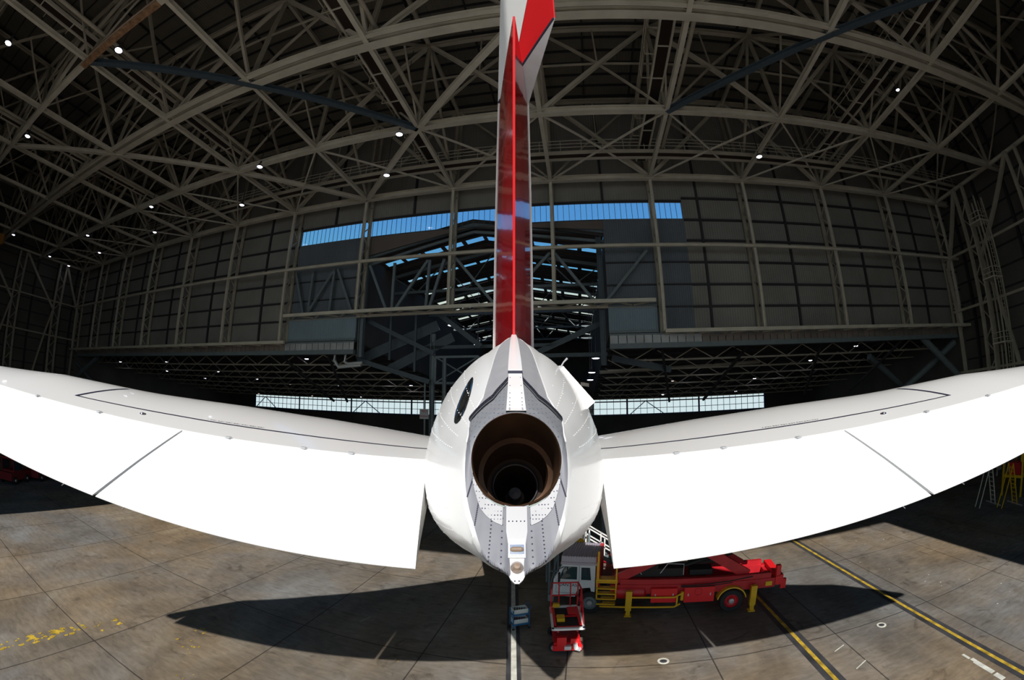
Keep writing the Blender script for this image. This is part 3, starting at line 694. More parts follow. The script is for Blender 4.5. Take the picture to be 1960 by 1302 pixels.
al = ['leftmost small annex lamp, close under the fascia', 'second small annex lamp from the left, close under the fascia', 'small annex lamp directly below the second leftmost one', 'small annex lamp at left, fourth along', 'small annex lamp at left, low and above the stabilizer edge',
      'small annex lamp just above the left end of the window strip', 'bright annex lamp under the white fascia panels left of the duct', 'dim annex lamp below the bright one left of the duct', 'small annex lamp above the window strip, below the duct', 'annex lamp left of the square braced frame, upper of a pair',
      'annex lamp left of the square braced frame, lower of a pair', 'reddish dim annex lamp touching the window strip at its left end', 'reddish dim annex lamp touching the window strip at mid left', 'pale annex lamp touching the window strip near the sign', 'reddish annex lamp right of the tail, below the long pipe',
      'blue white annex lamp right of the tail on the long pipe', 'dim annex lamp right of the tail above the long pipe', 'small annex lamp touching the right window strip, left one', 'small annex lamp touching the right window strip, right one', 'annex lamp above the right window strip, near its end',
      'small annex lamp high at far right under the fascia', 'bright annex lamp at far right below the fascia', 'annex lamp at far right, lower of the three there']
for i, (x, y, z) in enumerate(ann): lamp(x, y, CZ + z - .2, al[i], .28, 'small lamps under the annex roof', 'lampwarm' if i in (11, 12, 14, 7) else 'lamp', drop=za(y))
for (a, b, y), lb in zip(((-.305, .204, 40), (-.238, .154, 42), (.042, .116, 42), (.032, .083, 46), (.028, .066, 50)), ('bright lamp in the tall bay left of the fin', 'hanging lamp just left of the spine tip', 'upper lamp right of the tail cone', 'second lamp right of the tail cone', 'dim lamp lowest right of the tail cone')):
    lamp(a * y, y, CZ + b * y, lb, .42, 'lamps in the tall bay', drop=ze - 2.2)

# ================================================================ FLOOR MARKINGS (setting)
def strip(p, q, wd, m_, z, idx):
    p = Vector((*p, 0)); q = Vector((*q, 0)); d = (q - p).normalized(); n = Vector((-d.y, d.x, 0)) * wd / 2
    m = MB(); m.face([p - n + Vector((0, 0, z)), q - n + Vector((0, 0, z)), q + n + Vector((0, 0, z)), p + n + Vector((0, 0, z))]); return m
def mark(m, i, mt, fr='B'): struct(m.build('trim_%d' % i, mt, None, None, fr))
mark(strip((13.85, -60), (13.85, 70), .62, 0, .004, 0), 10, 'blk_line'); mark(strip((13.85, -60), (13.85, 70), .16, 0, .008, 0), 11, 'ylw_line')
mark(strip((8.35, -60), (8.35, 70), .62, 0, .004, 0), 12, 'blk_line'); mark(strip((8.35, -60), (8.35, 70), .16, 0, .008, 0), 13, 'ylw_line')
mark(strip((.05, -60), (.05, 60), .50, 0, .006, 0), 14, 'blk_line', 'W'); mark(strip((.06, -60), (.06, 60), .19, 0, .011, 0), 15, 'wht_line', 'W')
m_ = MB()
for (a, b, w0, w1) in ((8.95, 8.55, -.08, .04), (8.5, 8.3, -.05, .12), (8.3, 7.3, -.11, .11), (7.2, 6.75, -.13, .10)):
    m_.face([(13.1 + w0, a, .006), (13.1 + w1, a, .006), (13.1 + w1, b, .006), (13.1 + w0, b, .006)])
mark(m_, 16, 'wht_line')
m_ = MB()
for (cx_, cy_, r0, n) in ((-16.6, 5.8, .16, 26), (-16.7, 4.5, .18, 26), (-16.1, 7.5, .12, 14), (-16.8, 3.2, .13, 14), (-13.2, 9.6, .08, 9), (-6.0, 13.0, .05, 4), (-12.6, 8.6, .07, 7), (-11.5, 7.2, .06, 6)):
    for q in range(n):
        a, b = cx_ + random.uniform(-.32, .32), cy_ + random.uniform(-.7, .7); r = random.uniform(.05, .24) * r0 / .3
        m_.face([(a + r * (1 + random.uniform(-.5, .5)) * math.cos(t) * .8, b + r * random.uniform(.6, 1.6) * math.sin(t), .005 + q * .0002) for t in np.arange(0, 6.2, .7)])
mark(m_, 17, 'ylw_line')
m_ = MB()
for p, q in (((9.2, 12.0), (9.75, 12.25)), ((9.3, 10.6), (9.9, 10.9)), ((8.7, 9.3), (9.3, 9.55)), ((-8.5, 14.6), (-8.3, 15.2)), ((2.0, 23.8), (2.5, 23.9))):
    m_.face([(p[0], p[1], .005), (q[0], q[1], .005), (q[0], q[1] + .05, .005), (p[0], p[1] + .05, .005)])
for q in range(24):
    a, b = random.uniform(15, 24), random.uniform(10, 24); r = random.uniform(.02, .05)
    m_.face([(a + r * math.cos(t), b + r * math.sin(t), .004) for t in np.arange(0, 6.2, 1.2)])
mark(m_, 18, 'wht_line')
for (x, y, lb) in ((3.13, 13.42, 'round tie down fitting set in the floor near the lift'), (11.93, 12.77, 'round tie down fitting set in the floor between the yellow lines')):
    t_ = thing('floor_fitting', lb, 'fitting', (x, y, 0), 'B')
    MB().lathe([(.21, .001), (.21, .014), (.13, .014), (.13, .002)], (x, y, 0), cap=False).build('ring', 'wht_line', t_)
    MB().lathe([(.13, .001), (.09, .02), (.01, .025)], (x, y, 0), cap=False).build('cap', 'blk_line', t_)

# ================================================================ THE AIRCRAFT (W frame, axis along +Y, heights relative to the camera)
AX = .035
air = thing('airliner', 'white and red four engined airliner tail seen from behind, tail cone with round exhaust', 'aircraft', (AX, 20, 0), 'W')
def A(x, y, z): return (AX + x, y, CZ + z)
# rings: y at top, y at bottom, half width, z top, z bottom, z of widest point
RG = np.array([
 (3.62, 3.28, .36, -.03, -.75, -.39), (3.72, 2.93, .42, -.005, -1.24, -.42), (3.84, 3.30, .50, .05, -1.36, -.48), (4.0, 3.9, .62, .13, -1.50, -.55),
 (4.5, 4.5, .80, .30, -1.68, -.62), (5.2, 5.2, 1.02, .53, -1.88, -.68), (6.0, 6.0, 1.23, .79, -2.10, -.78), (7.2, 7.2, 1.50, 1.15, -2.42, -.92),
 (8.3, 8.3, 1.70, 1.42, -2.70, -1.03), (10, 10, 1.98, 1.62, -3.12, -1.2), (12.5, 12.5, 2.36, 1.76, -3.75, -1.4), (16, 16, 2.82, 1.86, -4.55, -1.65),
 (21, 21, 3.27, 1.93, -5.4, -1.95), (27, 27, 3.53, 1.95, -6.15, -2.15), (34, 34, 3.57, 1.95, -6.4, -2.2), (46, 46, 3.57, 1.95, -6.45, -2.2),
 (58, 58, 3.57, 1.95, -6.45, -2.25), (64, 64, 3.2, 1.35, -6.2, -2.6), (68, 68, 2.4, .1, -5.7, -3.0), (71, 71, 1.2, -1.9, -4.9, -3.4), (72.3, 72.3, .05, -3.4, -3.6, -3.5)])
def ring(t):
    n = len(RG); i = int(min(max(math.floor(t), 0), n - 2)); u = t - i
    p0 = RG[max(i - 1, 0)]; p1 = RG[i]; p2 = RG[i + 1]; p3 = RG[min(i + 2, n - 1)]
    d1 = p2 - p1; d0 = p1 - p0; d2 = p3 - p2
    def lim(a, b):
        o = np.zeros(6); k = (a * b) > 0; o[k] = 2 * a[k] * b[k] / (a[k] + b[k]); return o
    m1 = lim(d0, d1) if i > 1 else d1; m2 = lim(d1, d2) if i > 0 else d1
    h00 = 2 * u**3 - 3 * u**2 + 1; h10 = u**3 - 2 * u**2 + u; h01 = -2 * u**3 + 3 * u**2; h11 = u**3 - u**2
    return h00 * p1 + h10 * m1 + h01 * p2 + h11 * m2
KP = (0, 4, 9, 20, 33, 45, 56, 70, 90, 100, 110, 120, 130, 140, 152, 165, 180)
KV = (1.01, .98, .955, .925, .935, .945, .965, .98, 1.0, 1.02, 1.055, 1.10, 1.115, 1.09, 1.03, 1.0, 1.0)
def S(phi, t, off=0.0):                      # phi in degrees, 0 = top, positive to the right
    if off:
        a = Vector(S(phi + .5, t)) - Vector(S(phi - .5, t)); b = Vector(S(phi, t + .02)) - Vector(S(phi, max(t - .02, 0)))
        n = a.cross(b); n.normalize(); c0 = Vector(S(phi, t)); q = ring(t)
        if (n.y > 0) if t < 1.05 else (n.dot(c0 - Vector(A(0, c0.y, q[5]))) < 0): n = -n
        return c0 + n * off
    yt, yb, w_, zt_, zb_, zm_ = ring(t); f_ = R(phi)
    x = w_ * math.sin(f_); cz = math.cos(f_)
    pk = 1.0 - .10 * min(max((t - .5) / 3, 0), 1) * max(cz, 0) * (1 if t < 11 else 0)
    z = zm_ + ((zt_ - zm_) * cz if cz > 0 else (zm_ - zb_) * cz)
    x *= pk
    q = (z - zb_) / (zt_ - zb_); y = yb + (yt - yb) * q
    wt = min(max((t - 1.5) / 1.5, 0), 1) * min(max((13 - t) / 3, 0), 1)
    k = 1 + (float(np.interp(abs((phi + 180) % 360 - 180), KP, KV)) - 1) * wt + (float(np.interp(abs((phi + 180) % 360 - 180), (140, 152, 160, 168, 178), (0, -.03, -.06, -.06, 0)))) * max(0, 1 - abs(t - 1) / 1.5)
    zc = -.117 * y
    return A(x * k, y, zc + (z - zc) * k)
def interp(tab, v): return float(np.interp(abs(v), [a for a, b in tab], [b for a, b in tab]))
TB = [(0, 8.3), (6, 8.1), (11, 7.4), (17, 6.0), (23, 4.8), (30, 3.9), (40, 3.4), (48, 3.2), (54, 2.5), (62, 1.6), (75, 1.0), (88, .8), (128, .8), (140, .9), (150, 1.3), (160, 1.8), (170, 2.4), (180, 3.0)]
TS = [(0, 4.35), (12, 3.85), (22, 3.45), (34, 3.25), (47, 3.05), (54, 2.2), (62, 1.3), (72, .6), (84, .1), (180, .03)]
PH = list(np.arange(-180, 180, 2.0))
def zone(t0f, t1f, n, power=1.0, phs=None, close=True, off=0.0):
    m = MB(); rows_ = []
    for i in range(n + 1):
        u = (i / n) ** power; rows_.append([S(p, t0f(p) + (t1f(p) - t0f(p)) * u, off) for p in (phs or PH)])
    m.grid(rows_, close); return m
fus = zone(lambda p: interp(TB, p), lambda p: 20.0, 60, 1.0)
for t0_, ps in ((5.0, 9), (6.2, 8), (7.4, 8)):          # rows of bright rivets round the tail
    for p in np.arange(-175, 176, ps):
        if abs(p) > 25 and t0_ > interp(TB, p) + .3 and not 84 < abs(p) < 104: q = S(p, t0_, .002); n_ = Vector(S(p, t0_, .05)) - Vector(q); fus.dome(q, n_, .008, .006)
for p0_ in (40, 52, 64, 74, 112, 118, 124, 136):
    for sgn in (-1, 1):
        for t_r in np.arange(3.2, 9, .22):
            if t_r > interp(TB, p0_) + .2: q = S(sgn * p0_, t_r, .002); n_ = Vector(S(sgn * p0_, t_r, .05)) - Vector(q); fus.dome(q, n_, .008, .006)
fus = fus.build('fuselage', 'white', air, smooth=True); fus['label'] = 'glossy white rear fuselage with rivet rows'
c_ = zone(lambda p: interp(TS, p), lambda p: interp(TB, p), 26)
for sgn in (-1, 1):
    for p in (112, 130, 150, 163):
        for u in np.arange(.1, 1, .05):
            t_r = interp(TS, p) + (interp(TB, p) - interp(TS, p)) * u
            q = S(sgn * p, t_r, .001); n_ = Vector(S(sgn * p, t_r, .05)) - Vector(q); c_.m = 1; c_.dome(q, n_, .007, .004); c_.m = 0
tc_ = c_.build('exhaust_fairing', ['metal', 'dark'], air, smooth=True); tc_['label'] = 'brushed grey metal fairing round the exhaust'
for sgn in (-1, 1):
    q = zone(lambda p: interp(TS, p) - .02, lambda p: interp(TB, p) - .02, 20, 1.0, [sgn * a for a in np.arange(0, 56, 2.0)], False, .004).build('lit_crown_overlay', 'crown_lit', air, smooth=True)  # added overlay, its paler tone stands in for light on the upper fairing
    q['label'] = 'fairing top beside the spine strip, coloured paler as if better lit'
pp = zone(lambda p: .02, lambda p: interp(TS, p), 14).build('riveted_panel', 'perf', air, smooth=True)
# dark seam strips with rivets over the top, one each side
for sgn in (-1, 1):
    ph_ = [sgn * a for a in np.arange(3.2, 50, 1.8)]; m = MB(); m.m = 0
    m.grid([[S(p, interp(TS, p) + d, .022) for p in ph_] for d in (-.07, .05, .18)])
    m.m = 1; m.grid([[S(p, interp(TS, p) + d, .020) for p in ph_] for d in (-.11, -.07)])
    m.m = 2
    for p in np.arange(5, 49, 2.6):
        q = S(sgn * p, interp(TS, p) + .06, .023); m.dome(q, Vector(S(sgn * p, interp(TS, p) + .08, .1)) - Vector(q), .009, .007)
    m.build('seam_strip', ['seam', 'alu', 'chrome'], air, smooth=True)
    # pale edge bead along the fairing boundary
    ph_ = [sgn * a for a in np.arange(3, 70, 3.0)]
    MB().tube([S(p, interp(TB, p), .004) for p in ph_], .008, 6).build('edge_bead', 'white', air, smooth=True)
    # perforated pale plates below the exhaust
    ph_ = [sgn * a for a in np.arange(112, 166, 3.0)]
    MB().grid([[S(p, .05 + (.10 + .20 * min(1, (abs(p) - 108) / 25)) * u, .008) for p in ph_] for u in (0, .33, .66, 1)]).build('perforated_plate', 'perfw', air, smooth=True)
# bright spine strip on top
m = MB(); rr = []
for t in np.linspace(.08, 8.3, 40):
    yt, yb, w_, zt_, zb_, zm_ = ring(t); hw = .074 + .012 * (1 - t / 4.3) if t < 4.35 else .080 * math.sqrt(max(0, 1 - ((t - 4.35) / 3.95) ** 2))
    zz = zt_ + .016 + (.02 if t > 4.35 else 0)
    rr.append([A(-hw, yt, zz - .03), A(-hw, yt, zz), A(hw, yt, zz), A(hw, yt, zz - .03)])
m.m = 0; m.grid(rr); m.m = 1
for t in np.linspace(.4, 4.1, 8):
    yt, yb, w_, zt_, zb_, zm_ = ring(t)
    for s in (-.055, .055): m.dome(A(s, yt, zt_ + .017), (0, -.3, 1), .008, .004)
m.box(A(-.08, ring(4.35)[0] - .01, ring(4.35)[3] + .01), A(.08, ring(4.35)[0] + .01, ring(4.35)[3] + .05))
sp = m.build('spine_strip', ['white', 'dark'], air); sp['label'] = 'bright white spine strip'
# tip plate with the tail lights
m = MB(); rr = []
for u in np.linspace(0, 1, 22):
    y = 3.275 - .355 * u; z = -.755 - .50 * u; hw = .078 if u < .68 else .078 * math.sqrt(max(0, 1 - ((u - .68) / .325) ** 2))
    rr.append([A(-hw, y + .12, z - .06), A(-hw, y - .012, z + .006), A(hw, y - .012, z + .006), A(hw, y + .12, z - .06)])
tp = m.grid(rr).build('tip_plate', 'plate', air); tp['label'] = 'pale plate carrying the tail lights'
def onplate(u, x=0, off=0.): y = 3.275 - .355 * u; z = -.755 - .50 * u; n = Vector((0, -.815, .58)); return Vector(A(x, y - .012, z + .006)) + n * off
m = MB(); pn = []
for a, b in ((-.062, .44), (-.062, .68), (.062, .68), (.062, .44)): pn.append(onplate(b, a, .002))
m.prism(pn, Vector((0, -.815, .58)) * .012); hs = m.build('light_housing', 'white', tp)
m = MB(); pn = [onplate(b, a, .012) for a, b in ((-.052, .52), (-.052, .645), (.052, .645), (.052, .52))]; m.prism(pn, Vector((0, -.815, .58)) * .02)
m.build('light_window', 'chrome', tp)
MB().tube([onplate(.585, -.034, .035), onplate(.585, -.03, .045), onplate(.585, .03, .045), onplate(.585, .034, .035)], .017, 10).build('lens', 'amber', tp, smooth=True)
m = MB(); cpt = onplate(.80); nv = Vector((0, -.815, .58)); uu = nv.orthogonal().normalized(); vv = nv.cross(uu); rr = []
for r_, h_ in ((.046, .0), (.046, .012), (.036, .03), (.034, .045), (.022, .066), (.002, .074)): rr.append([cpt + uu * r_ * math.cos(t) + vv * r_ * math.sin(t) + nv * h_ for t in np.arange(0, 2 * math.pi - .01, math.pi / 10)])
m.grid(rr, True).build('tail_light', 'amber', tp, smooth=True)
for x, u in ((-.058, .2), (-.03, .2), (0, .2), (.03, .2), (.058, .2), (-.015, .965), (.015, .965), (-.06, .5), (.06, .5), (-.06, .72), (.06, .72)): MB().dome(onplate(u, x), nv, .006, .003).build('screw', 'dark', tp)
# exhaust pipe, its axis falling forward
c0 = Vector(A(0, 3.45, -.39)); ax = Vector((0, 1, -.38))
th_ = list(np.arange(0, 2 * math.pi - .01, math.pi / 32)); Z1 = Vector((0, 0, 1))
rimv = [Vector(S(math.degrees(t), .02)) for t in th_]
def circ(r_, d, k=0.0):                       # k: how much the rim's lean is kept
    out = []
    for t, rv in zip(th_, rimv):
        rd = rv - c0; out.append(c0 + Vector((r_ * math.sin(t), rd.y * k, r_ * 1.0 * math.cos(t))) + ax * d)
    return out
m = MB(); m.grid([rimv, [c0 + (v - c0) * .985 + Vector((0, -.012, 0)) for v in rimv], [c0 + (v - c0) * .965 + Vector((0, .01, 0)) for v in rimv]], True)
lip = m.build('exhaust_lip', 'burnt', air, smooth=True)
m = MB(); m.grid([[c0 + (v - c0) * .965 + Vector((0, .01, 0)) for v in rimv], circ(.35, .12, .6), circ(.35, .35, .2), circ(.35, .62)], True)
ep = m.build('exhaust_pipe', 'burnt', air, smooth=True); ep['label'] = 'brown heat stained exhaust pipe'
m = MB(); m.grid([circ(.36, .60), circ(.305, .62), circ(.30, 1.18), circ(.30, 1.2)], True); m.build('inner_duct', 'burnt', ep, smooth=True)
m = MB(); m.grid([circ(.31, 1.17), circ(.232, 1.2), circ(.228, 1.8), circ(.12, 1.95), circ(.002, 1.95)], True); m.build('core_duct', 'burnt2', ep, smooth=True)
m = MB(); m.grid([circ(.236, 1.15), circ(.246, 1.165), circ(.232, 1.185)], True); m.build('ring', 'metal', ep, smooth=True)
m = MB(); m.grid([circ(.002, 1.55), circ(.07, 1.6), circ(.08, 1.9)], True); m.build('plug', 'metal', ep, smooth=True)
# chrome half ring under the pipe, seen between the lip and the plates
for sgn in (-1, 1):
    ph_ = [sgn * a for a in np.arange(108, 167, 3.0)]
    MB().grid([[S(p, .02, .0) for p in ph_], [Vector(S(p, .02, .0)) + Vector((0, -.02, -.004)) for p in ph_], [S(p, .07, .008) for p in ph_]]).build('lower_collar', 'chrome', air, smooth=True)
# left oval polished vent
VO = [(-33.6, 5.99), (-33.3, 5.8), (-34.0, 5.49), (-35.8, 5.09), (-38.5, 4.7), (-42.2, 4.37), (-46.4, 4.08), (-50.8, 3.88), (-54.6, 3.79), (-57.4, 3.82), (-58.8, 3.94), (-58.7, 4.13), (-57.1, 4.32), (-54.3, 4.54), (-50.8, 4.8), (-46.9, 5.1), (-43.1, 5.42), (-39.6, 5.7), (-36.8, 5.92), (-34.7, 6.01)]
m = MB(); pts_o = [[S(-44.6 + (p + 44.6) * r_, 4.71 + (t - 4.71) * r_, off) for p, t in VO] for r_, off in ((1.0, .003), (.86, .011), (.8, .006), (.4, .002), (.03, .004))]
vent = m.grid(pts_o, True).build('side_vent', 'chrome', air, smooth=True); vent['label'] = 'polished oval vent on the left flank'
# right intake flap, standing open
m = MB(); q0 = Vector(S(38, 7.9)); q1 = Vector(S(62, 6.6)); nrm = Vector((.75, -.1, .65)).normalized()
pa, pb = q0 + nrm * .07, q1 + nrm * .17
m.prism([q0 - nrm * .02, q1 - nrm * .02, pb, pa], Vector((-.03, .5, .06)))
fl = m.build('intake_flap', 'white', air); fl['label'] = 'white intake flap standing open on the right flank'
MB().tube([q0 - nrm * .03, q0 + nrm * .10 + Vector((-.02, 0, .05)), q0 + nrm * .16 + Vector((.01, 0, .09))], [.018, .014, .02], 8).build('mast', 'alu', fl, smooth=True)

# --- horizontal stabilisers
def yLE(x): return 14.6 - .77 * x if x < 13.2 else 4.436 - 3.15 * ((x - 13.2) / 2.0) ** 1.2
def yTEn(x): return 5.9 - .30 * x - .25 if x < 14.9 else 1.18
def yH(x): return 8.62 - .422 * x
def zUH(x): return float(np.interp(x, [1.2, 1.6, 5.84, 10.55, 15.2], [-1.0, -.96, -.62, -.215, .15]))
def naca(u):
    u = min(max(u, 0.0), 1.0); return 5 * (.2969 * math.sqrt(u) - .126 * u - .3516 * u * u + .2843 * u**3 - .1036 * u**4)
def stab_pts(x, side, upper, u):
    le, te = yLE(x), min(yTEn(x), yLE(x) - .05); c = le - te; uh = min((le - yH(x)) / c, .96); tau = .125 if x < 12 else .125 - .02 * (x - 12)
    th = naca(u) * tau * c; thH = naca(uh) * tau * c
    zc = zUH(x) - thH + (uh - u) * c * float(np.interp(x, [2, 4.5, 6.5, 8.5, 10.5, 15], [.0, .085, .13, .15, .21, .16]))
    return A(side * x, le - u * c, zc + (th if upper else -th))
XS = list(np.concatenate([np.arange(.6, 13.2, .45), np.linspace(13.25, 15.15, 10)]))
XEND = 14.45
for side, sn in ((-1, 'left'), (1, 'right')):
    m = MB(); rr = []
    for x in XS:
        le = yLE(x); c = le - min(yTEn(x), le - .05); uh = (le - yH(x)) / c if x < XEND else .999
        uh = min(max(uh, .05), .999)
        us = [uh * (1 - math.cos(math.pi * .5 * k / 12)) for k in range(13)]
        rr.append([stab_pts(x, side, True, u) for u in us[::-1]] + [stab_pts(x, side, False, u) for u in us[1:]])
    m.grid(rr, True); m.face(rr[-1])
    st = m.build('horizontal_stabilizer', 'white2', air, smooth=True); st['label'] = '%s pearl white horizontal stabilizer' % sn
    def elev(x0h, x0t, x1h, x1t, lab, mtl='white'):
        m = MB(); rr = []
        n = 24
        for i in range(n + 1):
            s = i / n; xh = x0h + (x1h - x0h) * s; xt = x0t + (x1t - x0t) * s
            hy, hz = yH(xh) - .03, zUH(xh); ty = 5.853 - .30 * xt; tz = -2.17 + .127 * (xt - 1.31)
            c = (yLE(xh) - yTEn(xh)); uh = (yLE(xh) - yH(xh)) / c; th = max(2 * naca(min(uh, .97)) * .125 * c * .95, .03)
            H = Vector(A(side * xh, hy, hz)); T = Vector(A(side * xt, ty, tz)); d = T - H; L_ = d.length
            up = Vector((0, -d.z, d.y)).normalized(); up = up if up.z > 0 else -up
            row = []
            for u in (0, .06, .2, .5, 1.0): row.append(H + d * u + up * (-.004 * (1 - u / .06) if u < .06 else .012 * math.sin(math.pi * u)) )
            for u in (1.0, .5, .2, .06, 0): row.append(H + d * u - up * (.012 + th * (1 - u)))
            rr.append(row)
        m.grid(rr, True); m.face(rr[0]); m.face(rr[-1]); e = m.build('elevator', mtl, st); e['label'] = lab; return e
    elev(1.60, 1.31, 5.82, 5.94, '%s inboard elevator drooping, sunlit white' % sn); elev(5.86, 6.0, XEND, 14.35, '%s outboard elevator drooping, sunlit white' % sn)
    # dark panel line on the top skin
    m = MB(); rws = [[], []]
    def hf(x): return (yLE(x) - yH(x)) / (yLE(x) - yTEn(x))
    for x in list(np.arange(1.7, 8.75, .2)) + [8.74]:
        for r_, du in zip(rws, (-.0045, .0045)): r_.append(Vector(stab_pts(x, side, True, .80 * hf(x) + du)) + Vector((0, 0, .005)))
    m.grid(rws); rws = [[], []]
    for u in np.linspace(.80 * hf(8.7) + .004, .16, 14):
        for r_, dx in zip(rws, (-.03, .04)): r_.append(Vector(stab_pts(8.74 + dx, side, True, u)) + Vector((0, 0, .005)))
    m.grid(rws); m.build('panel_line', 'dark', st)
    # small inspection marking and hinge brackets
    m = MB()
    for i in range(22):
        x = 4.9 + i * .05; u = .80 * ((yLE(x) - yH(x)) / (yLE(x) - yTEn(x))) - .018
        q = Vector(stab_pts(x, side, True, u)) + Vector((0, 0, .006)); m.face([q + Vector((-.018, 0, 0)), q + Vector((.018 if i % 3 else .0, 0, 0)), q + Vector((.018 if i % 3 else .0, .05, .003)), q + Vector((-.018, .05, .003))])
    m.build('walkway_marking', 'dark', st)
    q = Vector(stab_pts(7.0, side, True, .55)); MB().lathe([(.07, 0), (.06, .02), (.03, .025), (.0, .03)], q + Vector((0, 0, .0)), n=14).build('static_vent', 'chrome', st, smooth=True)
    for x in (2.9, 3.7, 5.0, 7.6, 9.2, 11.0):
        q = Vector(A(side * x, yH(x) - .02, zUH(x) + .004)); MB().box(q - Vector((.05, .05, .01)), q + Vector((.05, .03, .02))).build('hinge_cap', 'alu', st)
    # discharge wicks at the trailing edge
    for x in (14.6,):
        MB().tube([A(side * 13.2, 2.0 - .0, -.62), A(side * 13.2, 1.6, -.66)], .012, 6).build('discharge_wick', 'dark', st)
    for x in (5.4, 6.6):
        MB().tube([A(side * x, 5.853 - .3 * x + .02, -2.17 + .127 * (x - 1.31)), A(side * x, 5.853 - .3 * x - .05, -2.20 + .127 * (x - 1.31))], .006, 6).build('discharge_wick', 'alu', st)

# --- fin with two rudders (heights relative to the camera)
FX = .035
def hinge(z): return 8.18 + (6.86 - z) * (.65 if z < 6.86 else .63)
def finLE(z): return 21.5 - 1.12 * (z - 1.2)
def finTE(z): return 5.30 + (6.86 - z) * (.51 if z < 6.86 else .46)
def hh(z): return float(np.interp(z, [.5, 1.5, 6.86, 14.6], [.62, .56, .37, .18]))
m = MB(); rr = []
for z in list(np.linspace(.6, 14.0, 24)) + [14.3, 14.5, 14.6]:
    yh, yl = hinge(z), finLE(z); yl -= max(0, z - 14.0) ** 2 * 4; h0 = hh(z); hm = h0 * 1.22; row = []
    prof = [(0, .55), (0, 1.0), (.12, 1.10), (.3, 1.2), (.5, 1.22), (.7, 1.1), (.85, .85), (.95, .5), (.99, .22), (1, 0)]
    for u, t in prof: row.append(A(FX * 0 - h0 * t, yh + (yl - yh) * u, z))
    for u, t in prof[::-1][1:]: row.append(A(h0 * t, yh + (yl - yh) * u, z))
    rr.append(row)
m.grid(rr, True); m.face(rr[-1])
fin = m.build('fin', 'white2', air, smooth=True); fin['label'] = 'tall silvery white fin ahead of the red rudders'
z0, z1 = 1.05, 6.84; m = MB(); rr = []
for z in np.linspace(z0, z1, 14):
    h0 = hh(z) * .93; yh, yt = hinge(z) - .03, finTE(z)
    rr.append([A(-h0, yh, z), A(-h0 * .54, yh + (yt - yh) * .5, z), A(-.018, yt, z), A(.018, yt, z), A(h0 * .54, yh + (yt - yh) * .5, z), A(h0, yh, z)])
m.grid(rr, True); m.face(rr[0]); m.face(rr[-1])
rl = m.build('rudder', 'red', fin); rl['label'] = 'straight lower rudder, glossy red'
# trailing edge strip, flat to the rear
MB().prism([A(-.022, finTE(z0) - .012, z0), A(.022, finTE(z0) - .012, z0), A(.022, finTE(z0) + .03, z0), A(-.022, finTE(z0) + .03, z0)], Vector((0, finTE(z1) - finTE(z0), z1 - z0))).build('trailing_edge', 'redbright', rl)  # brighter red puts the sunlit edge line into the colour
# upper rudder turned to the right
DE = R(15.5)
def ru(z, u, side_):                         # u 0 hinge .. 1 trailing edge, rotated about the hinge
    h0 = hh(z) * .95; yh, yt = hinge(z) - .05, finTE(z); cl = yh - yt; off = side_ * (h0 * (1 - u) + .012 * u)
    return A(math.sin(DE) * u * cl + off * math.cos(DE), yh - math.cos(DE) * u * cl + off * math.sin(DE) * 1.0, z)
m = MB(); rr = []
zs = np.linspace(6.92, 14.5, 16)
for z in zs: rr.append([ru(z, 0, -1), ru(z, .5, -1), ru(z, 1, -1), ru(z, 1, 1), ru(z, .5, 1), ru(z, 0, 1), ru(z, -.10, 0)])
m.m = 0; m.grid(rr, True); m.m = 1; m.face(rr[0]); m.m = 0; m.face(rr[-1])
r2 = m.build('rudder', ['redbright', 'alu'], fin); r2['label'] = 'upper rudder turned to the right, red brightened as if sunlit, and white'  # same livery red as the lower rudder, coloured brighter for the sun
m = MB(); m.m = 0
def rl_(z, u): return Vector(ru(z, u, -1)) + Vector((-.008, -.003, 0))
pts_w = WEDGE = [(6.92, .0), (6.92, .2), (7.9, .27), (7.36, .39), (8.13, .61), (9.2, .97), (14.4, .97), (14.4, 0)]
m.face([rl_(z, u) for z, u in pts_w])
m.build('white_marking', 'white', r2)
m = MB(); e0, e1 = Vector(ru(6.90, 0, -1)), Vector(ru(6.90, 1, -1)); m.bar(e0 + Vector((-.01, -.01, 0)), e1 + Vector((-.01, -.01, 0)), .03, .05); m.build('edge_strip', 'dark', r2)
# landing gear keeps the fuselage on the floor
for x, y, lb in ((-2.7, 38, 'gear'), (2.7, 38, 'gear'), (-1.6, 42, 'gear'), (1.6, 42, 'gear'), (0, 66, 'gear')):
    lg = MB().bar((AX + x, y, .9), (AX + x, y, 3.6), .45, kind='tube').build('landing_gear', 'alu', air)
    for dx in (-.45, .45):
        for dy in ((-.8, .8) if y < 60 else (0,)): MB().lathe([(.3, -.2), (.66, -.2), (.7, 0), (.66, .2), (.3, .2)], (AX + x + dx, y + dy, .7), 'X', 24).build('wheel', 'black', lg, smooth=True)

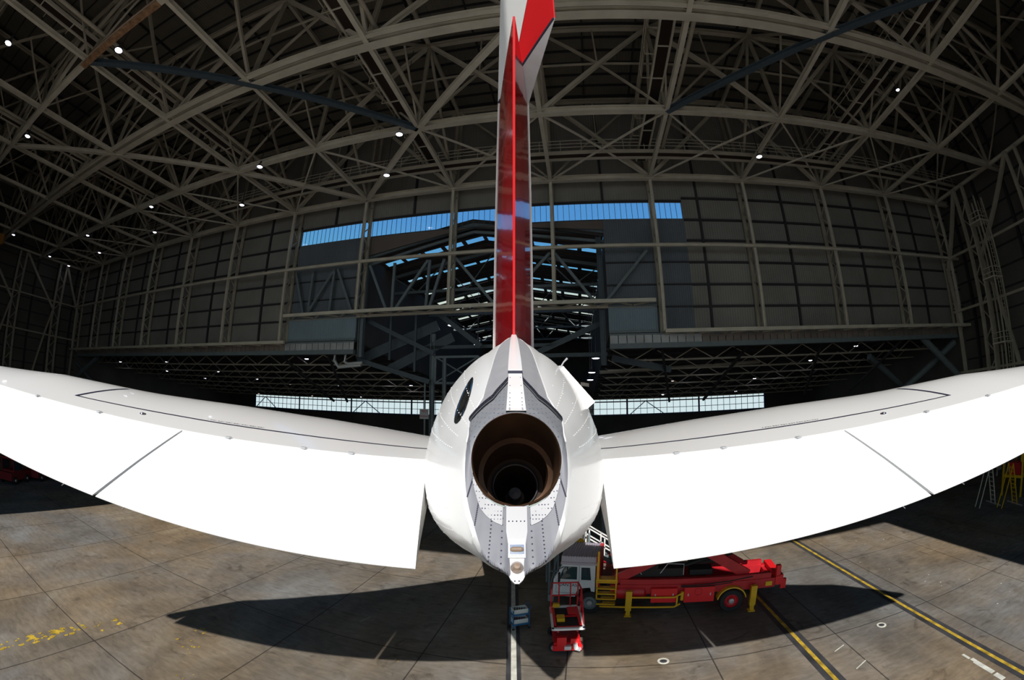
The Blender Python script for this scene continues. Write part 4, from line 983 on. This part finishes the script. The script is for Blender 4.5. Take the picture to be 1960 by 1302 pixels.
# ================================================================ VEHICLES AND EQUIPMENT
def local(o_, ang):                          # put an Empty with local geometry
    o_['_o'] = (0, 0, 0); o_.rotation_euler = (0, 0, ang)
def wheel(parent, x, y, r, wd, hub, rim_m, sgn=1):
    t = MB().lathe([(r * .58, -wd / 2), (r * .92, -wd / 2), (r, -wd * .32), (r, wd * .32), (r * .92, wd / 2), (r * .58, wd / 2)], (x, y, r), 'Y', 28, False).build('wheel', 'black', parent, smooth=True)
    rr_ = MB().lathe([(r * .6, -wd * .42), (r * .6, wd * .42), (r * .54, wd * .45), (r * .46, wd * .25), (r * .28, wd * .2), (r * .25, wd * .42), (.001, wd * .45)] if sgn > 0 else [(r * .6, wd * .42), (r * .6, -wd * .42), (r * .54, -wd * .45), (r * .46, -wd * .25), (r * .28, -wd * .2), (r * .25, -wd * .42), (.001, -wd * .45)], (x, y, r), 'Y', 28, False)
    rr_.build('rim', rim_m, t, smooth=True)
    MB().lathe([(.13, 0), (.11, .05), (.001, .06)] if sgn > 0 else [(.13, 0), (.11, -.05), (.001, -.06)], (x, y + sgn * wd * .45, r), 'Y', 14, False).build('hub', hub, t, smooth=True)
    return t
tr = thing('scissor_lift_truck', 'red high lift truck with white cab and yellow outriggers under the right stabilizer', 'truck', (6.52, 17.55, 0), 'W')
local(tr, math.atan2(.280, -.960))
# local: +X forward, +Y towards the camera
for x, hubm, rm in ((3.04, 'alu', 'slate_steel'), (-3.04, 'alu', 'redflat')):
    wheel(tr, x, 1.05, .54, .34, hubm, rm, 1); wheel(tr, x, -1.05, .54, .34, hubm, rm, -1)
m = MB(); m.box((-5.0, .72, .95), (2.2, 1.0, 1.38)); m.box((-5.0, -1.0, .95), (2.2, -.72, 1.38)); m.box((-4.8, .75, 1.35), (1.8, .95, 1.62)); m.box((-4.8, -.95, 1.35), (1.8, -.75, 1.62))
for x in (-5.0, -3.9, -2.2, -.6, .8, 2.0): m.box((x, -.95, 1.0), (x + .2, .95, 1.3))
m.box((1.0, -.9, 1.3), (2.1, .7, 1.6))
m.build('chassis', 'redflat', tr)
m = MB(); m.box((-5.35, -1.05, 1.05), (-5.0, 1.05, 1.5)); m.box((-5.2, .85, 1.45), (-5.0, 1.05, 1.95)); m.box((-5.55, .8, .8), (-5.3, .95, 1.25)); 
m.build('rear_frame', 'redbright', tr)
MB().box((-4.85, 1.0, 1.05), (-4.55, 1.05, 1.25)).build('number_plate', 'yellow', tr)
# scissor arms
for s in (-.80, .80):
    MB().bar((2.2, s, 1.45), (-.9, s, 3.2), .16, .40).build('scissor_arm', 'redflat', tr)
    MB().bar((-3.75, s * .84, 1.55), (-1.2, s * .84, 3.2), .16, .44).build('scissor_arm', 'redflat', tr)
m = MB(); m.box((-4.4, -1.3, 3.25), (2.2, 1.3, 3.4)); m.m = 1; m.box((-4.4, -1.35, 3.2), (2.2, -1.25, 3.6)); m.box((-4.4, 1.25, 3.2), (2.2, 1.35, 3.6)); m.build('lift_platform', ['alu', 'redflat'], tr)
m = MB(); m.bar((-1.2, -.5, 1.9), (-3.2, -.5, 2.3), .3); m.bar((-.8, .2, 1.9), (-2.6, .2, 2.5), .16, kind='tube'); m.build('hydraulic_ram', 'black', tr)
m = MB(); m.box((-.9, .1, 1.62), (1.5, .62, 2.0)); m.box((.2, .0, 2.0), (1.0, .6, 2.2)); m.box((-2.2, -.2, 1.6), (-1.2, .5, 1.85)); m.build('power_pack', 'black', tr)
MB().tube([(-.9, .66, 1.7), (-.9, .66, 2.2), (-.2, .66, 2.25), (.1, .66, 1.8)], .02).build('pipework', 'alu', tr); MB().tube([(1.4, .66, 1.7), (1.2, .7, 2.2), (.9, .66, 1.75)], .02).build('pipework', 'alu', tr)
m = MB(); m.lathe([(.01, -.75), (.2, -.74), (.36, -.6), (.38, 0), (.36, .6), (.2, .74), (.01, .75)], (1.35, .75, 1.0), 'X', 20, False); m.build('air_tank', 'redflat', tr, smooth=True)
for a, b, z0_, z1_ in ((-.65, .45, .62, 1.28), (-2.25, -.95, .6, 1.3)):
    q = MB().box((a, .92, z0_), (b, 1.2, z1_)).build('tool_box', 'redbright', tr)
    MB().box((a + .15, 1.2, z0_ + .3), (a + .2, 1.215, z0_ + .42)).build('latch', 'alu', q); MB().box((b - .2, 1.2, z0_ + .3), (b - .15, 1.215, z0_ + .42)).build('latch', 'alu', q)
MB().lathe([(.17, 0), (.17, .02), (.15, .02), (.15, 0)], (-1.55, 1.2, 1.1), 'Y', 20, False).build('round_badge', 'redflat', tr)
m = MB(); m.tube([(-.8, 1.1, 1.35), (-1.6, 1.22, 1.42), (-2.8, 1.2, 1.5), (-3.9, 1.12, 1.6)], .025); m.tube([(-.8, 1.1, 1.30), (-1.8, 1.2, 1.33), (-3.0, 1.18, 1.42)], .02); m.build('hydraulic_hose', 'black', tr)
# rear mudguard
m = MB(); pr_ = [((.66) * math.cos(t), (.66) * math.sin(t)) for t in np.linspace(R(10), R(168), 16)]
m.grid([[(-3.04 + a, .84, .56 + b) for a, b in pr_], [(-3.04 + a, 1.26, .56 + b) for a, b in pr_], [(-3.04 + a * .93, 1.27, .56 + b * .93) for a, b in pr_], [(-3.04 + a * .93, .84, .56 + b * .93) for a, b in pr_]])
m.build('mudguard', 'yellow', tr, smooth=True)
# outriggers
for x, y in ((1.38, 1.28), (-3.98, 1.24), (1.38, -1.28), (-3.98, -1.24)):
    q = MB().box((x - .13, y - .1, .30), (x + .13, y + .1, 1.22)).box((x - .09, y - .08, .04), (x + .09, y + .08, .35)).build('outrigger', 'yellow', tr)
    MB().box((x - .15, y - .14, 0), (x + .15, y + .14, .05)).build('foot', 'yellow', q)
m = MB(); m.bar((1.3, 1.3, .92), (-.55, 1.3, .92), .06).bar((-.55, 1.3, .92), (-.85, 1.3, 1.1), .06).bar((2.6, 1.3, .45), (-.55, 1.3, .45), .06).bar((-.55, 1.3, .45), (-.8, 1.3, .6), .06).bar((-.65, 1.3, .52), (-.65, 1.3, 1.0), .06)
m.build('side_guard', 'yellow', tr)
MB().tube([(-.86, 1.25, .75), (-.86, 1.25, 1.15)], .07).build('fire_bottle', 'yellow', tr, smooth=True)
# ladder behind the cab
m = MB()
for x in (1.95, 2.75): m.bar((x, 1.2, .75), (x, 1.2, 2.5 if x > 2 else 2.9), .06)
for z in (.55, .8, 1.05, 1.3, 1.6): m.box((1.95, 1.0, z - .03), (2.75, 1.3, z + .02))
m.box((1.9, .8, 1.55), (2.8, 1.25, 1.72)); m.bar((2.72, 1.2, 1.6), (2.72, 1.2, 3.0), .08); m.build('access_ladder', 'yellow', tr)
m = MB(); m.box((2.66, -.9, 1.3), (2.82, 1.1, 2.7)); m.build('bulkhead', 'redflat', tr)
# cab
m = MB(); prof = [(2.85, .95), (2.85, 2.32), (4.25, 2.32), (4.62, 1.55), (4.66, .78), (3.68, .78), (3.62, 1.05), (3.45, 1.20), (3.04, 1.26), (2.98, .95)]
m.prism([(a, -1.12, b) for a, b in prof], (0, 2.24, 0)); cab = m.build('cab', 'cabwhite', tr)
m = MB(); rr = []
for x in np.arange(2.75, 4.32, .015):
    b = .018 * math.cos((x) * 2 * math.pi / .11); rr.append([(x, -1.1, 2.38), (x, -1.02, 2.66 + b), (x, 0, 2.74 + b), (x, 1.02, 2.66 + b), (x, 1.1, 2.38)])
m.grid(rr); m.box((2.75, -1.14, 2.3), (4.32, 1.14, 2.42)); rfm = m.build('roof_hood', mat('mauve_roof_paint', (.42, .38, .46), .5), cab)
for a, b, c_a in ((3.28, 4.02, 'side_window'), (3.0, 3.0, '')):
    if c_a: MB().prism([(3.62, 1.125, 1.62), (4.40, 1.125, 1.62), (4.16, 1.125, 2.22), (3.62, 1.125, 2.22)], (0, .012, 0)).build('side_window', 'dkglass', cab)
MB().prism([(3.02, 1.125, 1.62), (3.44, 1.125, 1.62), (3.44, 1.125, 2.20), (3.08, 1.125, 2.20)], (0, .012, 0)).build('rear_window', 'dkglass', cab)
MB().prism([(4.30, -1.0, 2.22), (4.60, -1.0, 1.62), (4.60, 1.0, 1.62), (4.30, 1.0, 2.22)], (.03, 0, .015)).build('windscreen', 'dkglass', cab)
m = MB(); m.box((3.52, 1.12, .95), (3.54, 1.128, 2.28)); m.box((4.50, 1.12, .95), (4.515, 1.128, 1.6)); m.box((3.54, 1.12, .94), (4.5, 1.128, .955)); m.build('door_seam', 'slate_steel', cab)
m = MB(); m.box((4.6, -1.15, .48), (4.85, 1.15, .8)); m.build('bumper', 'slate_steel', cab)
m = MB(); m.tube([(4.2, 1.15, 2.2), (4.35, 1.45, 2.2), (4.35, 1.48, 1.6), (4.35, 1.2, 1.5)], .02); m.box((4.28, 1.42, 1.65), (4.36, 1.58, 2.05)); m.build('mirror', 'black', cab)
mt = Matrix.Translation((4.02, 1.13, 1.34)) @ Matrix.Rotation(math.pi, 4, 'Z') @ Matrix.Rotation(R(90), 4, 'X')
text_mesh('lettering', 'QANTAS', .21, 'navy', cab, mt)
text_mesh('lettering', '744', .12, 'navy', cab, Matrix.Translation((3.32, 1.13, 1.34)) @ Matrix.Rotation(math.pi, 4, 'Z') @ Matrix.Rotation(R(90), 4, 'X')) if False else None

# red mobile scissor platform in front
lf = thing('mobile_scissor_platform', 'small red mobile scissor platform with red guard rail, standing in front of the truck cab', 'lift', (1.98, 14.85, 0), 'W')
local(lf, R(-2))
for x in (-.45, .45):
    for y in (-.62, .62): wheel(lf, x, y, .2, .16, 'alu', 'black', 1 if y > 0 else -1)
m = MB(); m.box((-.48, -.85, .28), (.48, .85, .5)); m.box((-.52, -.95, .2), (.52, -.85, .42)); m.box((-.38, -.98, .42), (-.05, -.8, .8)); m.box((.1, -.95, .5), (.4, -.8, .72)); m.build('base_frame', 'redbright', lf)
for s in (-.4, .4):
    MB().bar((s, -.8, .5), (s, .8, 1.0), .06, .12).build('scissor_arm', 'redflat', lf); MB().bar((s * .85, .8, .5), (s * .85, -.8, 1.0), .06, .12).build('scissor_arm', 'redflat', lf)
m = MB(); m.box((-.12, -1.06, .3), (.12, -.9, .45)); m.tube([(.25, -1.02, .55), (.3, -1.05, .35), (.42, -1.0, .28)], .09); m.build('motor_unit', 'silver', lf)
m = MB(); zd = 1.12; m.box((-.58, -1.0, zd), (.58, -.88, zd + .08)); m.box((-.58, .88, zd), (.58, 1.0, zd + .08)); m.box((-.58, -1.0, zd), (-.5, 1.0, zd + .08)); m.box((.5, -1.0, zd), (.58, 1.0, zd + .08)); m.build('deck_edge', 'brightpaint', lf)
m = MB(); m.m = 0; m.box((-.5, -.88, zd - .06), (.5, .88, zd + .02)); m.m = 1; m.box((-.5, -.88, zd), (-.4, .88, zd + .06)); m.box((.4, -.88, zd), (.5, .88, zd + .06)); m.box((-.5, -.88, zd), (.5, -.75, zd + .06)); m.box((-.4, .05, zd), (.4, .11, zd + .06)); m.box((.08, .2, zd), (.4, .8, zd + .09)); m.build('deck', ['black', 'redbright'], lf)
MB().box((-.36, -.35, zd), (-.08, .02, zd + .16)).build('yellow_box', 'yellow', lf)
MB().box((-.45, .74, zd + .1), (-.2, .9, zd + .25)).build('yellow_bin', 'yellow', lf)
m = MB()
for h in (.55, 1.1):
    m.bar((-.5, .95, zd + h), (.5, .95, zd + h), .05).bar((-.5, .95, zd + h), (-.55, -.1 if h < 1 else .3, zd + h - .0), .05).bar((.5, .95, zd + h), (.55, -.1 if h < 1 else .3, zd + h), .05)
for x, y in ((-.5, .95), (-.22, .95), (.22, .95), (.5, .95), (-.55, .3), (.55, .3)): m.bar((x, y, zd), (x, y, zd + 1.1), .05)
m.bar((.55, .3, zd + 1.1), (.56, -.7, zd + .1), .05)
m.build('guard_rail', 'redflat', lf)

# blue trolley
ct = thing('tool_trolley', 'small blue two tier trolley with pale trays beside the centre line', 'trolley', (.30, 16.25, 0), 'W')
local(ct, R(18))
for x in (-.33, .33):
    for y in (-.22, .22): MB().bar((x, y, .1), (x, y, .92), .035).build('leg', 'trolleyblue', ct)
for x in (-.33, .33):
    for y in (-.22, .22): MB().lathe([(.05, -.02), (.05, .02)], (x, y, .05), 'Y', 12).build('castor', 'black', ct)
for z in (.22, .68):
    m = MB(); m.box((-.34, -.23, z), (.34, .23, z + .03)); m.box((-.34, -.24, z), (.34, -.22, z + .07)); m.build('shelf', 'trolleyblue', ct)
m = MB(); m.bar((.33, -.22, .92), (.42, -.22, 1.0), .03).bar((.33, .22, .92), (.42, .22, 1.0), .03).bar((.42, -.22, 1.0), (.42, .22, 1.0), .03); m.build('push_handle', 'trolleyblue', ct)
ca, sa = math.cos(R(18)), math.sin(R(18))
for z, lb in ((.71, 'pale plastic tray with dark tools on the top shelf of the blue trolley'), (.25, 'pale plastic tray on the bottom shelf of the blue trolley')):
    t_ = thing('tray', lb, 'tray', (.30, 16.25, z), 'W'); local(t_, R(18))
    m = MB(); m.box((-.30, -.19, 0), (.30, .19, .02)); m.box((-.30, -.19, 0), (.30, -.17, .23)); m.box((-.30, .17, 0), (.30, .19, .23)); m.box((-.30, -.19, 0), (-.28, .19, .23)); m.box((.28, -.19, 0), (.30, .19, .23)); m.build('tray_body', 'tray', t_)
    for i in range(5):
        o = MB().bar((-.24 + .1 * i, -.12, .06 + .01 * i), (-.16 + .1 * i, .13, .20 - .02 * i), .035).build('hand_tool', 'black' if z > .5 else 'redflat', None, (0, 0, 0), 'W')
        o.location = (.30, 16.25, z); o.rotation_euler = (0, 0, R(18)); tag(o, 'dark hand tool in the top tray of the blue trolley' if z > .5 else 'red hand tool in the bottom tray of the blue trolley', 'tool', 'tools in the top tray' if z > .5 else 'tools in the bottom tray')

# steel access stairs behind the truck cab
stt = thing('access_stairs', 'tall slate blue access stairs with bright handrails behind the truck cab', 'stairs', (3.3, 20.6, 0), 'W')
for x in (1.75, 2.15, 3.6):
    for y in (19.7, 21.2): MB().bar((x, y, 0), (x, y, 3.1), .09).build('post', 'slate_steel', stt)
MB().box((1.7, 19.6, 2.2), (3.7, 21.3, 2.3)).build('landing', 'slate_steel', stt)
m = MB(); m.bar((1.75, 19.7, .1), (2.15, 19.7, 2.2), .06).bar((1.75, 19.7, 1.2), (3.6, 19.7, 1.2), .06).bar((1.75, 19.7, 2.6), (3.6, 19.7, 2.6), .05); m.build('cross_brace', 'slate_steel', stt)
m = MB(); m.bar((3.6, 19.7, 2.25), (5.6, 19.7, .9), .1, .2).bar((3.6, 20.6, 2.25), (5.6, 20.6, .9), .1, .2); m.bar((5.6, 19.7, .9), (6.9, 19.7, .05), .1, .2).bar((5.6, 20.6, .9), (6.9, 20.6, .05), .1, .2); m.build('stringer', 'slate_steel', stt)
for i in range(9): MB().box((3.7 + i * .35, 19.7, 2.15 - i * .235), (3.95 + i * .35, 20.6, 2.2 - i * .235)).build('tread', 'slate_steel', stt)
for y in (19.7, 20.6):
    m = MB()
    for h in (.5, 1.0): m.bar((3.6, y, 2.3 + h), (6.6, y, .3 + h), .06)
    m.bar((2.8, y, 3.3), (3.6, y, 3.3), .06); 
    for i in range(5): m.bar((3.6 + i * .75, y, 2.3 - i * .5), (3.6 + i * .75, y, 3.3 - i * .5), .06)
    m.build('handrail', 'brightpaint', stt)
m = MB(); m.bar((1.8, 21.2, 3.3), (3.6, 21.2, 3.3), .05).bar((1.8, 21.2, 2.8), (3.6, 21.2, 2.8), .05); m.tube([(1.9, 21.0, 2.45), (3.3, 21.0, 2.45)], .14); m.build('rear_rail', 'slate_steel', stt)
tag(MB().lathe([(.22, 0), (.22, .25), (.12, .4), (.01, .42)], (3.25, 20.0, 2.3), n=16).build('yellow_drum', 'yellow', None, None, 'W', True), 'small yellow drum on the landing of the slate stairs', 'drum')

# service crane basket seen between cone and right elevator
bk = thing('platform_basket', 'orange and white work basket seen in the slot right of the tail cone', 'basket', (4.9, 24.0, 0), 'W')
MB().box((4.3, 23.4, 5.0), (6.4, 25, 5.2)).build('floor_plate', 'redbright', bk); MB().box((4.3, 23.38, 5.2), (6.4, 23.45, 5.35)).build('toe_board', 'yellow', bk)
m = MB()
for x in np.arange(4.3, 6.5, .35): m.bar((x, 23.4, 5.2), (x, 23.4, 6.3), .07)
m.bar((4.3, 23.4, 5.8), (6.4, 23.4, 5.8), .07).bar((4.3, 23.4, 6.3), (6.4, 23.4, 6.3), .07); m.build('rail', 'plate', bk)
MB().bar((5.3, 24.2, 0), (5.3, 24.2, 5.0), .4).build('mast', 'slate_steel', bk); MB().box((4.6, 23.6, 0), (6.1, 24.9, .5)).build('base', 'redflat', bk)

# far left tugs and far right ladders
for i, (x, y, lb) in enumerate(((-41.5, 18.5, 'red baggage tug in the shadow at the far left edge'), (-42.0, 21.8, 'red tug half hidden under the left elevator edge'))):
    tg = thing('tow_tug', lb, 'tug', (x, y, 0), 'W', 'red tugs at the left'); local(tg, R(-65))
    MB().box((-1.5, -.9, .35), (1.5, .9, 1.0)).build('body', 'reddull', tg); m = MB(); m.box((-.4, -.85, 1.0), (1.0, .85, 1.15)); 
    for a in (-.35, .95):
        for b in (-.8, .8): m.bar((a, b, 1.0), (a, b, 2.1), .1)
    m.box((-.45, -.9, 2.05), (1.05, .9, 2.2)); m.build('cabin', 'reddull', tg)
    MB().box((-.3, -.86, 1.15), (.9, -.84, 1.95)).build('window', 'dkglass', tg); MB().box((-.3, .84, 1.15), (.9, .86, 1.95)).build('window', 'dkglass', tg)
    for a in (-.95, .95):
        for b in (-.85, .85): wheel(tg, a, b, .35, .25, 'alu', 'reddull', 1 if b > 0 else -1)
for i, (x, y, hgt, mt_, lb) in enumerate(((33.8, 16.4, 3.4, 'beige', 'pale step ladder on a base bar at the far right'), (34.4, 14.6, 3.0, 'yellow', 'yellow leaning ladder stand at the far right edge'))):
    ld = thing('maintenance_ladder', lb, 'ladder', (x, y, 0), 'W', 'ladders at the right'); local(ld, R(65))
    for s in (-.3, .3): MB().bar((s, 0, 0), (s, .8, hgt), .07).build('side_rail', mt_, ld); MB().bar((s, 1.7, 0), (s, .8, hgt), .06).build('rear_leg', mt_, ld)
    for k in range(9): u = (k + 1) / 10; MB().bar((-.3, .8 * u, hgt * u), (.3, .8 * u, hgt * u), .05).build('rung', mt_, ld)
    MB().bar((-1.0, 0, .06), (1.0, 0, .06), .08).build('base_bar', 'plate', ld)
cb = thing('yellow_dock', 'yellow and red servicing dock at the far right edge', 'dock', (37.5, 15.5, 0), 'W')
m = MB(); m.box((36.5, 15, 1.4), (39.5, 17, 1.6)); m.box((36.5, 15, 2.6), (39.5, 15.2, 3.6)); m.build('deck', 'yellow', cb)
for x in (36.5, 39.4):
    for y in (15, 16.9): MB().bar((x, y, 0), (x, y, 3.6), .14).build('post', 'yellow', cb)
MB().box((36.8, 15.3, 1.6), (38.0, 16.5, 2.5)).build('cabinet', 'redflat', cb); MB().box((38.2, 15.3, 1.6), (39.2, 16.2, 2.2)).build('crate', 'slate_steel', cb)
